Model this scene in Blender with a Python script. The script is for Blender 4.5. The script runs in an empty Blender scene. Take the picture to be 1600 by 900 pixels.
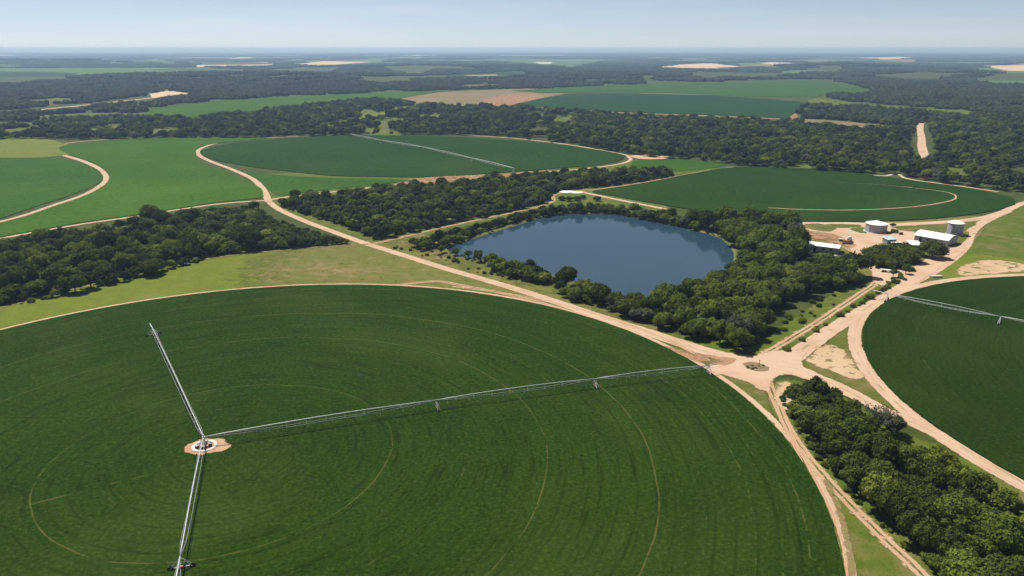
import bpy, bmesh, math, random
import numpy as np
from mathutils import Vector, noise as mnoise, Matrix
from mathutils.kdtree import KDTree
S = bpy.context.scene
C = S.collection
R = random.Random(7)
NR = np.random.default_rng(7)
rad = math.radians

# ------------------------------------------------------------------ camera: a drone 100 m up, 17.5 degrees below level
F, HZ, CAMZ = 1180.0, 75.5, 100.0
PITCH = math.atan((450 - HZ) / F)
cp, sp = math.cos(PITCH), math.sin(PITCH)
def G(px, py, z=0.0):
    """ground point seen at photo pixel (1600x900)"""
    x = (px - 800) / F; y = -(py - 450) / F
    t = -(CAMZ - z) / (-sp + y * cp)
    return (x * t, (cp + y * sp) * t)
def PX(x, y, z=0.0):
    """inverse of G, arrays allowed"""
    dz = z - CAMZ
    d = y * cp - dz * sp
    u = y * sp + dz * cp
    d = np.maximum(d, 1e-3)
    return 800 + F * x / d, 450 - F * u / d
cam = bpy.data.cameras.new('camera')
co = bpy.data.objects.new('camera', cam); C.objects.link(co)
co.location = (0, 0, CAMZ); co.rotation_euler = (rad(90) - PITCH, 0, 0)
cam.sensor_width = 36; cam.lens = 36 * F / 1600; cam.clip_start = 1; cam.clip_end = 200000
S.camera = co

# ------------------------------------------------------------------ helpers
def link(o, parent=None):
    C.objects.link(o)
    if parent is not None: o.parent = parent
    return o
def tag(o, label=None, cat=None, group=None, kind=None):
    if label: o['label'] = label
    if cat: o['category'] = cat
    if group: o['group'] = group
    if kind: o['kind'] = kind
    return o
def empty(name, loc, rz=0):
    o = bpy.data.objects.new(name, None); o.location = loc; o.rotation_euler = (0, 0, rz); o.empty_display_size = .5
    return link(o)
class MB:
    """collects shapes and links them as one mesh"""
    def __init__(s): s.v = []; s.f = []
    def add(s, vs, fs):
        b = len(s.v); s.v += [tuple(v) for v in vs]; s.f += [tuple(b + i for i in f) for f in fs]
    def box(s, c, size, rz=0, taper=1.0):
        x, y, z = size[0] / 2, size[1] / 2, size[2] / 2
        cz, sz = math.cos(rz), math.sin(rz); vs = []
        for k, (dz, t) in enumerate(((-z, 1), (z, taper))):
            for dx, dy in ((-x, -y), (x, -y), (x, y), (-x, y)):
                dx *= t; dy *= t
                vs.append((c[0] + dx * cz - dy * sz, c[1] + dx * sz + dy * cz, c[2] + dz))
        s.add(vs, [(3, 2, 1, 0), (4, 5, 6, 7), (0, 1, 5, 4), (1, 2, 6, 5), (2, 3, 7, 6), (3, 0, 4, 7)])
    def tube(s, pts, r, n=6, cap=True):
        pts = [Vector(p) for p in pts]
        rs = r if isinstance(r, (list, tuple)) else [r] * len(pts)
        vs = []; fs = []
        for i, p in enumerate(pts):
            d = (pts[min(i + 1, len(pts) - 1)] - pts[max(i - 1, 0)]).normalized()
            a = d.cross(Vector((0, 0, 1)))
            if a.length < 1e-3: a = d.cross(Vector((1, 0, 0)))
            a.normalize(); b = d.cross(a)
            for k in range(n):
                t = 2 * math.pi * k / n
                vs.append(p + (a * math.cos(t) + b * math.sin(t)) * rs[i])
        for i in range(len(pts) - 1):
            for k in range(n):
                fs.append((i * n + k, i * n + (k + 1) % n, (i + 1) * n + (k + 1) % n, (i + 1) * n + k))
        if cap:
            fs.append(tuple(range(n))[::-1]); fs.append(tuple((len(pts) - 1) * n + k for k in range(n)))
        s.add(vs, fs)
    def lathe(s, prof, n=24, c=(0, 0, 0), cap=True):
        vs = []; fs = []
        for (r, z) in prof:
            for k in range(n):
                t = 2 * math.pi * (k + .5) / n
                vs.append((c[0] + r * math.cos(t), c[1] + r * math.sin(t), c[2] + z))
        for i in range(len(prof) - 1):
            for k in range(n):
                fs.append((i * n + k, i * n + (k + 1) % n, (i + 1) * n + (k + 1) % n, (i + 1) * n + k))
        if cap:
            fs.append(tuple(range(n))[::-1]); fs.append(tuple((len(prof) - 1) * n + k for k in range(n)))
        s.add(vs, fs)
    def mesh(s, name):
        m = bpy.data.meshes.new(name); m.from_pydata(s.v, [], s.f); m.update(); return m
    def build(s, name, mat, parent=None, smooth=False):
        m = s.mesh(name); m.materials.append(mat)
        if smooth: m.polygons.foreach_set('use_smooth', [True] * len(m.polygons))
        return link(bpy.data.objects.new(name, m), parent)

# ------------------------------------------------------------------ materials
class NB:
    def __init__(s, name):
        s.m = bpy.data.materials.new(name); s.m.use_nodes = True; s.t = s.m.node_tree; s.t.nodes.clear()
    def n(s, typ, ins=None, **props):
        nd = s.t.nodes.new(typ)
        for k, v in props.items(): setattr(nd, k, v)
        for k, v in (ins or {}).items(): s.set(nd.inputs[k], v)
        return nd
    def set(s, sock, v):
        if isinstance(v, bpy.types.NodeSocket): s.t.links.new(v, sock)
        elif isinstance(v, bpy.types.Node): s.t.links.new(v.outputs[0], sock)
        else:
            if sock.type == 'RGBA' and len(v) == 3: v = (*v, 1)
            sock.default_value = v
    def math(s, op, a, b=0.0, c=0.0, clamp=False):
        return s.n('ShaderNodeMath', {0: a, 1: b, 2: c}, operation=op, use_clamp=clamp).outputs[0]
    def vm(s, op, a, b=(0, 0, 0), scale=None):
        nd = s.n('ShaderNodeVectorMath', {0: a, 1: b}, operation=op)
        if scale is not None: s.set(nd.inputs['Scale'], scale)
        return nd.outputs['Value'] if op in ('LENGTH', 'DOT_PRODUCT', 'DISTANCE') else nd.outputs[0]
    def noise(s, vec, scale, detail=3.0, rough=.55):
        return s.n('ShaderNodeTexNoise', {'Vector': vec, 'Scale': scale, 'Detail': detail, 'Roughness': rough}).outputs[0]
    def rng(s, v, a, b, c=0.0, d=1.0):
        return s.n('ShaderNodeMapRange', {0: v, 1: a, 2: b, 3: c, 4: d}, interpolation_type='SMOOTHSTEP').outputs[0]
    def mix(s, f, a, b):
        nd = s.n('ShaderNodeMix', data_type='RGBA', clamp_factor=True)
        s.set(nd.inputs[0], f); s.set(nd.inputs[6], a); s.set(nd.inputs[7], b); return nd.outputs[2]
    def attr(s, name): return s.n('ShaderNodeAttribute', attribute_name=name)
    def pos(s): return s.n('ShaderNodeNewGeometry').outputs['Position']
    def obj(s): return s.n('ShaderNodeTexCoord').outputs['Object']
    def uv(s): return s.n('ShaderNodeTexCoord').outputs['UV']
    def xyz(s, v): return s.n('ShaderNodeSeparateXYZ', {0: v}).outputs
    def comb(s, x, y, z): return s.n('ShaderNodeCombineXYZ', {0: x, 1: y, 2: z}).outputs[0]
    def bump(s, h, strength, dist): return s.n('ShaderNodeBump', {'Height': h, 'Strength': strength, 'Distance': dist}).outputs[0]
    def out(s, col, rough=.9, alpha=None, normal=None, metallic=0., spec=.2, extra=None):
        p = s.n('ShaderNodeBsdfPrincipled', {'Base Color': col, 'Roughness': rough, 'Metallic': metallic, 'Specular IOR Level': spec})
        if alpha is not None: s.set(p.inputs['Alpha'], alpha)
        if normal is not None: s.set(p.inputs['Normal'], normal)
        for k, v in (extra or {}).items(): s.set(p.inputs[k], v)
        o = s.n('ShaderNodeOutputMaterial', {0: p}); return s.m

def edge_alpha(b, p, scale=.9, amp=1.1, lo=.34, hi=.76):
    e = b.attr('edge').outputs['Fac']
    n = b.noise(p, scale, 4, .65)
    return b.rng(b.math('ADD', e, b.math('MULTIPLY', b.math('SUBTRACT', n, .5), amp)), lo, hi)

def grass_mat(name, a, b_, dry, dry_amt=.5, scale=1.0, feather=True, bump=.35, far=False, tuft=(.03, .06, .010), soft=None):
    b = NB(name); p = b.pos()
    big = b.noise(p, .022 * scale, 4, .6); mid = b.noise(p, .12 * scale, 4, .6); fine = b.noise(p, .9 * scale, 3, .6)
    c = b.mix(b.rng(mid, .35, .65), a, b_)
    c = b.mix(b.math('MULTIPLY', b.rng(b.math('ADD', b.math('MULTIPLY', big, .6), b.math('MULTIPLY', mid, .4)), .60 - .22 * dry_amt, .68), min(1, dry_amt * 1.6)), c, dry)
    c = b.mix(b.math('MULTIPLY', b.rng(fine, .5, .72), .55), c, tuft)
    nrm = b.bump(fine, bump, .5) if not far else None
    return b.out(c, .95, (edge_alpha(b, p, .16, 2.4, .15, .85) if soft else edge_alpha(b, p, .5)) if feather else None, nrm, spec=.1)

def crop_mat(name, ca, cb, light, rings=(), scale=1.0, bump=.6, streak=.5, trackcol=(.125, .105, .032), radial=(), dryf=.15):
    b = NB(name); p = b.obj(); x, y, z = b.xyz(p)
    flat = b.comb(x, y, 0.)
    r = b.vm('LENGTH', flat)
    d = b.vm('NORMALIZE', flat)
    dx, dy, _ = b.xyz(d)
    st = b.noise(b.comb(b.math('MULTIPLY', dx, 3.), b.math('MULTIPLY', dy, 3.), b.math('MULTIPLY', r, .16 * scale)), 1.3, 5, .7)
    st2 = b.noise(b.comb(b.math('MULTIPLY', dx, 2.4), b.math('MULTIPLY', dy, 2.4), b.math('MULTIPLY', r, .46 * scale)), 1.6, 4, .7)
    big = b.noise(flat, .016 * scale, 3, .6)
    fine = b.noise(flat, 1.0 * scale, 4, .74)
    c = b.mix(b.rng(b.math('ADD', b.math('MULTIPLY', big, 1 - streak), b.math('MULTIPLY', st, streak)), .36, .64), ca, cb)
    c = b.mix(b.math('MULTIPLY', b.rng(fine, .50, .70), .75), c, light)
    c = b.mix(b.math('MULTIPLY', b.rng(fine, .48, .33), .8), c, tuple(q * .38 for q in ca))
    c = b.mix(b.math('MULTIPLY', b.rng(st2, .46, .34), 1.2 * streak), c, tuple(q * .45 for q in ca))
    c = b.mix(b.math('MULTIPLY', b.rng(b.noise(b.vm('ADD', flat, (91., 17., 0.)), .011 * (.5 + scale), 4, .6), .48, .68), dryf), c, tuple(q * k for q, k in zip(light, (1.5, 1.15, 1.6))))
    rows = b.math('SINE', b.math('MULTIPLY', b.math('ADD', r, b.math('MULTIPLY', st, .8)), 1.45 * scale))
    c = b.mix(b.math('MULTIPLY', b.rng(rows, .80, .99), b.math('MULTIPLY', b.rng(st, .42, .60), .42 * min(1, streak * 2))), c, tuple(q * .5 for q in ca))
    wob = b.math('MULTIPLY', b.math('SUBTRACT', b.noise(flat, .035, 2, .5), .5), 2.6)
    rw = b.math('ADD', r, wob)
    for (R0, w, a) in rings:
        k = b.rng(b.math('ABSOLUTE', b.math('SUBTRACT', rw, R0)), w, w * .25)
        k = b.math('MULTIPLY', b.math('MULTIPLY', k, b.rng(b.noise(flat, .14, 4, .8), .58 - .24 * a, .70 - .16 * a)), b.rng(b.noise(b.vm('ADD', flat, (37., 11., 0.)), .0095, 2, .5), .33, .50))
        c = b.mix(b.math('MULTIPLY', k, .6), c, trackcol)
    for (ang, w, a) in radial:
        q = b.math('ABSOLUTE', b.math('ADD', b.math('MULTIPLY', x, -math.sin(ang)), b.math('MULTIPLY', y, math.cos(ang))))
        k = b.math('MULTIPLY', b.rng(q, w, w * .3), b.rng(b.math('ADD', b.math('MULTIPLY', x, math.cos(ang)), b.math('MULTIPLY', y, math.sin(ang))), 4., 9.))
        k = b.math('MULTIPLY', k, b.rng(b.noise(flat, .12, 3, .7), .42, .6))
        c = b.mix(b.math('MULTIPLY', k, a), c, trackcol)
    h = b.math('ADD', b.math('MULTIPLY', fine, 1.), b.math('MULTIPLY', st2, .5))
    return b.out(c, .9, None, b.bump(h, bump, .9), spec=.02)

def sand_mat(name, col, dark, mode='plain', alpha_lo=.36, alpha_hi=.74, amp=1.1, spots=.35, escale=.55):
    b = NB(name); p = b.pos()
    big = b.noise(p, .05, 4, .65); fine = b.noise(p, .8, 4, .7)
    c = b.mix(b.rng(big, .42, .68), col, tuple(q * f for q, f in zip(col, (.88, .82, .76))))
    c = b.mix(b.math('MULTIPLY', b.rng(fine, .55, .75), spots), c, dark)
    al = edge_alpha(b, p, escale, amp, alpha_lo, alpha_hi)
    if mode != 'plain':
        u, v, _ = b.xyz(b.uv())
        vw = b.math('ADD', v, b.math('MULTIPLY', b.math('SUBTRACT', b.noise(b.comb(b.math('MULTIPLY', u, .06), 0., 0.), 1., 2), .5), .16))
        st = b.noise(b.comb(b.math('MULTIPLY', u, .05), b.math('MULTIPLY', vw, 7.), 0.), 1., 4, .6)
        if mode == 'road':
            c = b.mix(b.math('MULTIPLY', b.rng(st, .46, .68), .6), c, dark)
            ctr = b.math('MULTIPLY', b.rng(b.math('ABSOLUTE', b.math('SUBTRACT', vw, .5)), .10, .03), b.rng(b.noise(p, .12, 3, .6), .48, .66))
            c = b.mix(b.math('MULTIPLY', ctr, .65), c, (.22, .175, .085))
        else:
            tr = b.math('MINIMUM', b.math('ABSOLUTE', b.math('SUBTRACT', vw, .33)), b.math('ABSOLUTE', b.math('SUBTRACT', vw, .67)))
            n2 = b.noise(p, .35, 4, .7)
            k = b.rng(b.math('ADD', tr, b.math('MULTIPLY', b.math('SUBTRACT', n2, .5), .22)), .13, .08)
            if mode == 'twin': al = b.math('MULTIPLY', al, b.math('MAXIMUM', k, b.rng(n2, .5, .62)))
            else: al = b.math('MULTIPLY', al, k)
    return b.out(c, .95, al, b.bump(fine, .25, .3), spec=.1)

def leaf_mat(name, ca, cb, cc, trans=.22):
    b = NB(name)
    rnd = b.n('ShaderNodeObjectInfo').outputs['Random']
    t = b.attr('tint').outputs['Fac']
    n = b.noise(b.obj(), 3., 2, .6)
    f = b.math('ADD', b.math('ADD', b.math('MULTIPLY', rnd, .45), b.math('MULTIPLY', t, .5)), b.math('MULTIPLY', b.math('SUBTRACT', n, .5), .5))
    c = b.mix(b.rng(f, .1, .5), ca, cb); c = b.mix(b.rng(f, .5, .95), c, cc)
    p = b.n('ShaderNodeBsdfPrincipled', {'Base Color': c, 'Roughness': .8, 'Specular IOR Level': .07})
    tr = b.n('ShaderNodeBsdfTranslucent', {'Color': c})
    mx = b.n('ShaderNodeMixShader', {0: trans, 1: p, 2: tr})
    b.n('ShaderNodeOutputMaterial', {0: mx}); return b.m

def plain(name, col, rough=.7, metallic=0., var=.12, scale=1.5, spec=.3, wave=None):
    b = NB(name); p = b.obj(); n = b.noise(p, scale, 4, .6)
    c = b.mix(b.rng(n, .35, .7), col, tuple(q * (1 - var * 2) for q in col))
    nrm = None
    if wave:
        w = b.n('ShaderNodeTexWave', {'Vector': p, 'Scale': wave[1], 'Distortion': 0.}, wave_type='BANDS', bands_direction=wave[0]).outputs['Fac']
        nrm = b.bump(w, .6, .08); c = b.mix(b.math('MULTIPLY', b.rng(w, .3, .0), .35), c, tuple(q * .5 for q in col))
    return b.out(c, rough, None, nrm, metallic, spec)

M = {}
M['scrub'] = grass_mat('scrub_ground', (.036, .052, .010), (.055, .072, .013), (.115, .098, .04), .35, 1.0, False)
M['lawn'] = grass_mat('yellow_green_grass', (.122, .152, .011), (.104, .128, .013), (.180, .165, .055), .45, 1.3)
M['verge'] = grass_mat('rough_verge_grass', (.078, .098, .013), (.105, .110, .020), (.20, .140, .070), .65, 1.5)
M['meadow'] = grass_mat('green_meadow', (.064, .098, .009), (.090, .120, .012), (.155, .125, .05), .58, 1.6)
M['brownverge'] = grass_mat('dry_verge', (.108, .120, .020), (.140, .132, .036), (.25, .165, .085), .5, 1.5, soft=True)
M['dryland'] = grass_mat('dry_stubble', (.17, .135, .065), (.15, .13, .055), (.23, .15, .09), .6, .35, True, .1, True)
CROP_A = ((.0128, .0335, .0020), (.0212, .0475, .0028), (.047, .086, .013))
M['crop_main'] = crop_mat('dark_green_crop', *CROP_A, rings=((42.6, .27, .9), (82.8, .27, .9), (109.2, .31, 1.1), (130.2, .26, .5), (141., .28, .6), (62., .3, .2), (96., .3, .2), (120., .3, .2), (135.5, .25, .35), (28., .3, .12)),
                           radial=((rad(211), .5, .5),))
M['crop_b'] = crop_mat('dark_green_crop_b', (.0112, .0300, .0020), (.0165, .0375, .0026), (.036, .062, .009), rings=((60., .3, .2), (85., .3, .25), (110., .3, .3)), streak=.25)
M['crop_c'] = crop_mat('dark_green_crop_c', (.0125, .040, .0040), (.019, .053, .0062), (.034, .072, .010), scale=.35, bump=.3)
M['crop_d'] = crop_mat('dark_green_crop_d', (.0135, .038, .0032), (.0185, .047, .0042), (.036, .068, .010), scale=.5, bump=.35)
M['crop_far'] = crop_mat('far_dark_crop', (.013, .044, .010), (.017, .052, .012), (.022, .060, .015), scale=.15, bump=.1)
M['crop_light'] = crop_mat('light_green_crop', (.032, .084, .0055), (.046, .106, .008), (.066, .124, .014), scale=.35, bump=.3, streak=.25)
M['crop_light2'] = crop_mat('mid_green_crop', (.028, .076, .008), (.037, .092, .010), (.052, .112, .015), scale=.4, bump=.3, streak=.3)
M['crop_pale'] = crop_mat('pale_green_crop', (.065, .125, .022), (.085, .145, .030), (.11, .165, .040), scale=.12, bump=.05, streak=.3)
M['sand'] = sand_mat('pale_sand', (.475, .335, .235), (.36, .235, .15))
M['road'] = sand_mat('sandy_road', (.485, .345, .242), (.37, .25, .16), 'road', .40, .66, 1.25)
M['twin'] = sand_mat('twin_wheel_track', (.42, .28, .175), (.26, .17, .09), 'twin')
M['ruts'] = sand_mat('wheel_ruts', (.42, .28, .175), (.26, .17, .09), 'ruts')
M['faint'] = sand_mat('faint_track', (.22, .175, .075), (.15, .14, .05), 'road', .55, 1.15, 1.7)
M['red'] = sand_mat('red_soil', (.33, .195, .11), (.20, .135, .07), 'plain', .5, 1.25, 2.2, .7, .22)
M['disc'] = sand_mat('trodden_soil', (.42, .265, .16), (.22, .13, .075), 'plain', .5, .75, 1.3, .9)
M['tan'] = sand_mat('tan_field', (.50, .38, .25), (.40, .28, .17), 'plain')
M['spoil'] = sand_mat('bare_patch', (.46, .33, .205), (.20, .17, .07), 'plain', .62, 1.0, 2.1, .5, .2)
M['steel'] = plain('galvanised_steel', (.52, .53, .54), .5, .35, .12)
M['steel_dark'] = plain('weathered_steel', (.30, .30, .31), .55, .3)
M['rubber'] = plain('black_rubber', (.022, .021, .02), .85)
M['rust'] = plain('orange_motor_paint', (.42, .15, .06), .6)
M['concrete'] = plain('pale_concrete', (.60, .57, .52), .9, 0, .2)
M['greyconc'] = plain('grey_concrete', (.45, .43, .40), .9)
M['roof'] = plain('white_sheet_roof', (.80, .80, .79), .5, 0, .03, .4)
M['wall'] = plain('grey_sheet_wall', (.40, .41, .44), .6, .1, .1, .6, .3, ('DIAGONAL', 1.4))
M['tankwall'] = plain('corrugated_tank_wall', (.42, .42, .45), .5, .25, .1, .6, .3, ('Z', 2.2))
M['dark'] = plain('dark_opening', (.02, .022, .025), .6)
M['blue'] = plain('pale_blue_sheet', (.42, .58, .74), .5)
M['white'] = plain('white_paint', (.80, .80, .78), .4)
M['darkmetal'] = plain('dark_machine_paint', (.05, .055, .05), .6)
M['bark'] = plain('grey_brown_bark', (.10, .078, .055), .95, 0, .25, 4)
M['leaf_dark'] = leaf_mat('dark_foliage', (.044, .062, .010), (.068, .092, .014), (.105, .132, .020))
M['leaf_mid'] = leaf_mat('green_foliage', (.072, .108, .014), (.108, .152, .020), (.152, .195, .032))
M['leaf_light'] = leaf_mat('yellow_green_foliage', (.120, .155, .019), (.165, .200, .026), (.210, .230, .038))
M['leaf_grey'] = leaf_mat('grey_green_foliage', (.070, .084, .044), (.098, .110, .062), (.125, .132, .082), .14)
M['leaf_far'] = leaf_mat('far_foliage', (.026, .040, .011), (.042, .062, .016), (.080, .102, .026), .15)

def water_mat():
    b = NB('lake_water'); p = b.pos()
    n = b.noise(b.vm('MULTIPLY', p, (1., .6, 1.)), .9, 3, .6); big = b.noise(p, .012, 2)
    nrm = b.bump(n, .035, .12)
    c = b.mix(big, (.017, .043, .068), (.027, .056, .084))
    return b.out(c, b.rng(big, .3, .7, .05, .11), None, nrm, 0., .5, {'IOR': 1.33})
M['water'] = water_mat()

# ------------------------------------------------------------------ ground sheets, fields, roads
def catmull(P, closed, step):
    P = [np.array(p, float) for p in P]; n = len(P); out = []
    for i in range(n if closed else n - 1):
        p1, p2 = P[i], P[(i + 1) % n]
        p0 = P[(i - 1) % n] if (closed or i > 0) else 2 * p1 - p2
        p3 = P[(i + 2) % n] if (closed or i + 2 < n) else 2 * p2 - p1
        k = max(1, int(np.hypot(*(p2 - p1)) / step))
        for j in range(k):
            t = j / k
            out.append(.5 * ((2 * p1) + (-p0 + p2) * t + (2 * p0 - 5 * p1 + 4 * p2 - p3) * t * t + (-p0 + 3 * p1 - 3 * p2 + p3) * t ** 3))
    if not closed: out.append(P[-1])
    return out
def linear(P, closed, step):
    out = []; n = len(P); P = [np.array(p, float) for p in P]
    for i in range(n if closed else n - 1):
        a, b = P[i], P[(i + 1) % n]; k = max(1, int(np.hypot(*(b - a)) / step))
        out += [a + (b - a) * j / k for j in range(k)]
    if not closed: out.append(P[-1])
    return out
ZC = {}
def layer(z):
    ZC[z] = ZC.get(z, 0) + 1
    return z + .004 * ZC[z]
def set_edge(me, vals):
    at = me.attributes.new('edge', 'FLOAT', 'POINT'); at.data.foreach_set('value', vals)
def outline(px, smooth=True, step=6):
    pts = (catmull if smooth else linear)(px, True, step)
    W = np.array([G(p[0], max(p[1], 79)) for p in pts])
    a = 0.5 * np.sum(W[:, 0] * np.roll(W[:, 1], -1) - np.roll(W[:, 0], -1) * W[:, 1])
    return W[::-1] if a < 0 else W
def normals2(W, closed=True):
    d = (np.roll(W, -1, 0) - np.roll(W, 1, 0)) if closed else np.gradient(W, axis=0)
    d /= np.maximum(np.linalg.norm(d, axis=1, keepdims=True), 1e-9)
    return np.stack([d[:, 1], -d[:, 0]], 1)           # outward for a counter-clockwise outline
def jitter(W, amp, scale):
    return np.array([amp * (mnoise.noise((x * scale, y * scale, 3.1)) + .5 * mnoise.noise((x * scale * 3.1, y * scale * 3.1, 7.7))) for x, y in W])
def sheet(name, px, mat, z=.02, feather=1.5, smooth=True, jag=.6, label=None, cat=None, kind='structure', W=None):
    """flat ground sheet with an uneven feathered rim"""
    if W is None: W = outline(px, smooth)
    N = normals2(W); dist = np.linalg.norm(W, axis=1)
    far = float(np.median(dist)); zz = layer(z) * (1 if far < 700 else 3)
    W = W + N * jitter(W, jag * max(1, far / 500), .12 * min(1, 500 / far))[:, None]
    n = len(W); fe = feather * max(1, far / 400)
    O = W + N * fe
    vs = [(x, y, zz) for x, y in W] + [(x, y, zz - .0025 * (1 if far < 700 else 3)) for x, y in O]
    fs = [tuple(range(n))] + [(i, n + i, n + (i + 1) % n, (i + 1) % n) for i in range(n)]
    me = bpy.data.meshes.new(name); me.from_pydata(vs, [], fs); me.update(); set_edge(me, [1.] * n + [0.] * n)
    me.materials.append(M[mat])
    return tag(link(bpy.data.objects.new(name, me)), label, cat, None, kind)
def crop(name, px, mat, h=.5, centre=None, W=None, smooth=True, jag=.25, label=None):
    """crop stand: a slab as tall as the plants, its origin at the pivot so rows run in rings"""
    if W is None: W = outline(px, smooth)
    if centre is None: centre = W.mean(0)
    far = float(np.median(np.linalg.norm(W, axis=1)))
    W = W + normals2(W) * jitter(W, jag * max(1, far / 400), .5 * min(1, 300 / far))[:, None]
    n = len(W); L = W - np.array(centre)
    vs = [(x, y, h) for x, y in L] + [(x, y, 0) for x, y in L]
    fs = [tuple(range(n))] + [(n + i, n + (i + 1) % n, (i + 1) % n, i) for i in range(n)]
    me = bpy.data.meshes.new(name); me.from_pydata(vs, [], fs); me.update(); me.materials.append(M[mat])
    o = link(bpy.data.objects.new(name, me)); o.location = (centre[0], centre[1], 0)
    return tag(o, label, 'field', None, 'structure')
ROADPTS = []
def road(name, px, w, mat='road', z=.10, feather=1.0, jag=.25, label=None, cat='track', clear=True, smooth=True, W=None, extra=0):
    pts = (catmull if smooth else linear)(px, False, 5)
    W = np.array([G(*p) for p in pts])
    # resample evenly
    seg = np.r_[0, np.cumsum(np.linalg.norm(np.diff(W, axis=0), axis=1))]
    far = float(np.median(np.linalg.norm(W, axis=1)))
    n = max(6, int(seg[-1] / max(1.2, far / 250))); t = np.linspace(0, seg[-1], n)
    W = np.stack([np.interp(t, seg, W[:, 0]), np.interp(t, seg, W[:, 1])], 1)
    N = normals2(W, False)
    ws = np.interp(np.linspace(0, 1, n), np.linspace(0, 1, len(w)), w) if isinstance(w, (list, tuple)) else np.full(n, float(w))
    zz = layer(z) * (1 if far < 700 else 3)
    ja = jitter(W, jag, .35); jb = jitter(W + 55, jag, .35)
    offs = [(-ws / 2 - feather / 2 + ja), (-ws / 2 + feather / 2 + ja), ws * 0, (ws / 2 - feather / 2 + jb), (ws / 2 + feather / 2 + jb)]
    ed = [0, 1, 1, 1, 0]; vs = []; ev = []; uvs = []
    for i in range(n):
        for k in range(5):
            o = offs[k][i]; p = W[i] + N[i] * o
            vs.append((p[0], p[1], zz)); ev.append(float(ed[k])); uvs.append((t[i], .5 + o / (ws[i] + feather)))
    fs = [(i * 5 + k, i * 5 + k + 1, (i + 1) * 5 + k + 1, (i + 1) * 5 + k) for i in range(n - 1) for k in range(4)]
    me = bpy.data.meshes.new(name); me.from_pydata(vs, [], fs); me.update(); set_edge(me, ev)
    ul = me.uv_layers.new(name='UVMap'); li = np.empty(len(me.loops), np.int32); me.loops.foreach_get('vertex_index', li)
    ul.data.foreach_set('uv', np.array(uvs, np.float32)[li].ravel())
    me.materials.append(M[mat])
    # faces must look up
    if me.polygons[0].normal.z < 0: me.flip_normals()
    if clear: ROADPTS.extend((x, y, ww / 2 + extra) for (x, y), ww in zip(W, ws))
    return tag(link(bpy.data.objects.new(name, me)), label, cat, None, 'structure')

# ground: one sheet to the horizon, finer near the camera
ge = [-90000, -40000, -15000, -6000, -3000, -1500, -800, -500, -300, -150, 0]
gx = ge + [-g for g in ge[-2::-1]]; gy = [-3000, -600, -200, 0, 100, 200, 300, 400, 500, 650, 800, 1000, 1400, 2000, 3000, 5000, 9000, 16000, 30000, 90000]
mb = MB(); nx = len(gx)
mb.v = [(x, y, 0) for y in gy for x in gx]
mb.f = [(j * nx + i, j * nx + i + 1, (j + 1) * nx + i + 1, (j + 1) * nx + i) for j in range(len(gy) - 1) for i in range(nx - 1)]
tag(mb.build('ground', M['scrub']), 'green scrub ground running out to the hazy horizon', 'ground', None, 'structure')

CA = np.array((-73.6, 171.8)); RA = 147.0
def circle(c, r, n=240): return np.array([(c[0] + r * math.cos(2 * math.pi * i / n), c[1] + r * math.sin(2 * math.pi * i / n)) for i in range(n)])
PIV = np.array(G(320, 699))

# -- lawns and verges
sheet('grass_verge', [(-60, 470), (60, 452), (200, 425), (300, 402), (420, 384), (540, 372), (600, 372), (700, 405), (860, 455), (1000, 505), (1130, 548), (1180, 575), (1220, 640), (1290, 760), (1330, 920), (1300, 920), (1240, 760), (1100, 600), (900, 500), (600, 460), (300, 475), (0, 535), (-60, 545)], 'verge', .02, 3, label='rough green verge grass around the round dark green field', cat='grass')
sheet('lawn', [(-60, 486), (100, 458), (210, 431), (310, 410), (420, 394), (540, 384), (600, 392), (680, 420), (745, 444), (600, 447), (400, 452), (200, 474), (0, 515), (-60, 528)], 'lawn', .03, 5, label='yellow green meadow strip behind the round dark green field', cat='grass')
sheet('dry_grass', [(470, 405), (560, 384), (620, 396), (700, 425), (780, 447), (860, 470), (900, 486), (800, 462), (720, 452), (560, 446), (470, 440)], 'brownverge', .05, 34, label='dry brownish grass beside the diagonal dirt road', cat='grass')
sheet('meadow', [(1000, 520), (1150, 535), (1200, 530), (1260, 490), (1340, 440), (1362, 430), (1352, 452), (1290, 495), (1205, 552), (1120, 552)], 'meadow', .03, 4, label='green meadow between lakeside wood and the farm track', cat='grass')
sheet('meadow', [(1220, 600), (1270, 605), (1330, 632), (1400, 675), (1480, 710), (1620, 780), (1700, 960), (1440, 960), (1340, 960), (1325, 900), (1300, 800), (1260, 715), (1215, 640)], 'meadow', .035, 4, label='green grass around the roadside wood by the junction', cat='grass')
sheet('meadow', [(1210, 548), (1290, 500), (1355, 455), (1400, 428), (1440, 415), (1445, 425), (1400, 455), (1320, 505), (1245, 552)], 'meadow', .04, 2, label='narrow grass strip with bushes between the two farm tracks', cat='grass')
sheet('meadow', [(1255, 575), (1290, 545), (1335, 500), (1345, 560), (1380, 615), (1450, 672), (1500, 706), (1380, 640), (1300, 600)], 'verge', .042, 3, label='triangle of rough grass beside the dirt road fork', cat='grass')
sheet('meadow', [(400, 280), (480, 270), (700, 276), (800, 270), (960, 258), (1000, 250), (1100, 262), (1140, 262), (1060, 272), (900, 290), (870, 300), (840, 330), (760, 345), (690, 360), (590, 382), (560, 372), (430, 318)], 'meadow', .025, 3, label='green grass around the middle wood belt', cat='grass')
sheet('meadow', [(860, 300), (900, 294), (960, 300), (1040, 325), (980, 338), (860, 332), (840, 325)], 'meadow', .045, 3, label='grass knoll behind the far lake shore', cat='grass')
sheet('verge', [(590, 378), (660, 368), (700, 390), (760, 412), (830, 432), (870, 470), (780, 440), (690, 412)], 'scrubby' if 0 else 'brownverge', .048, 5, label='bare brownish bank between the dirt road and the lake', cat='grass')
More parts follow.
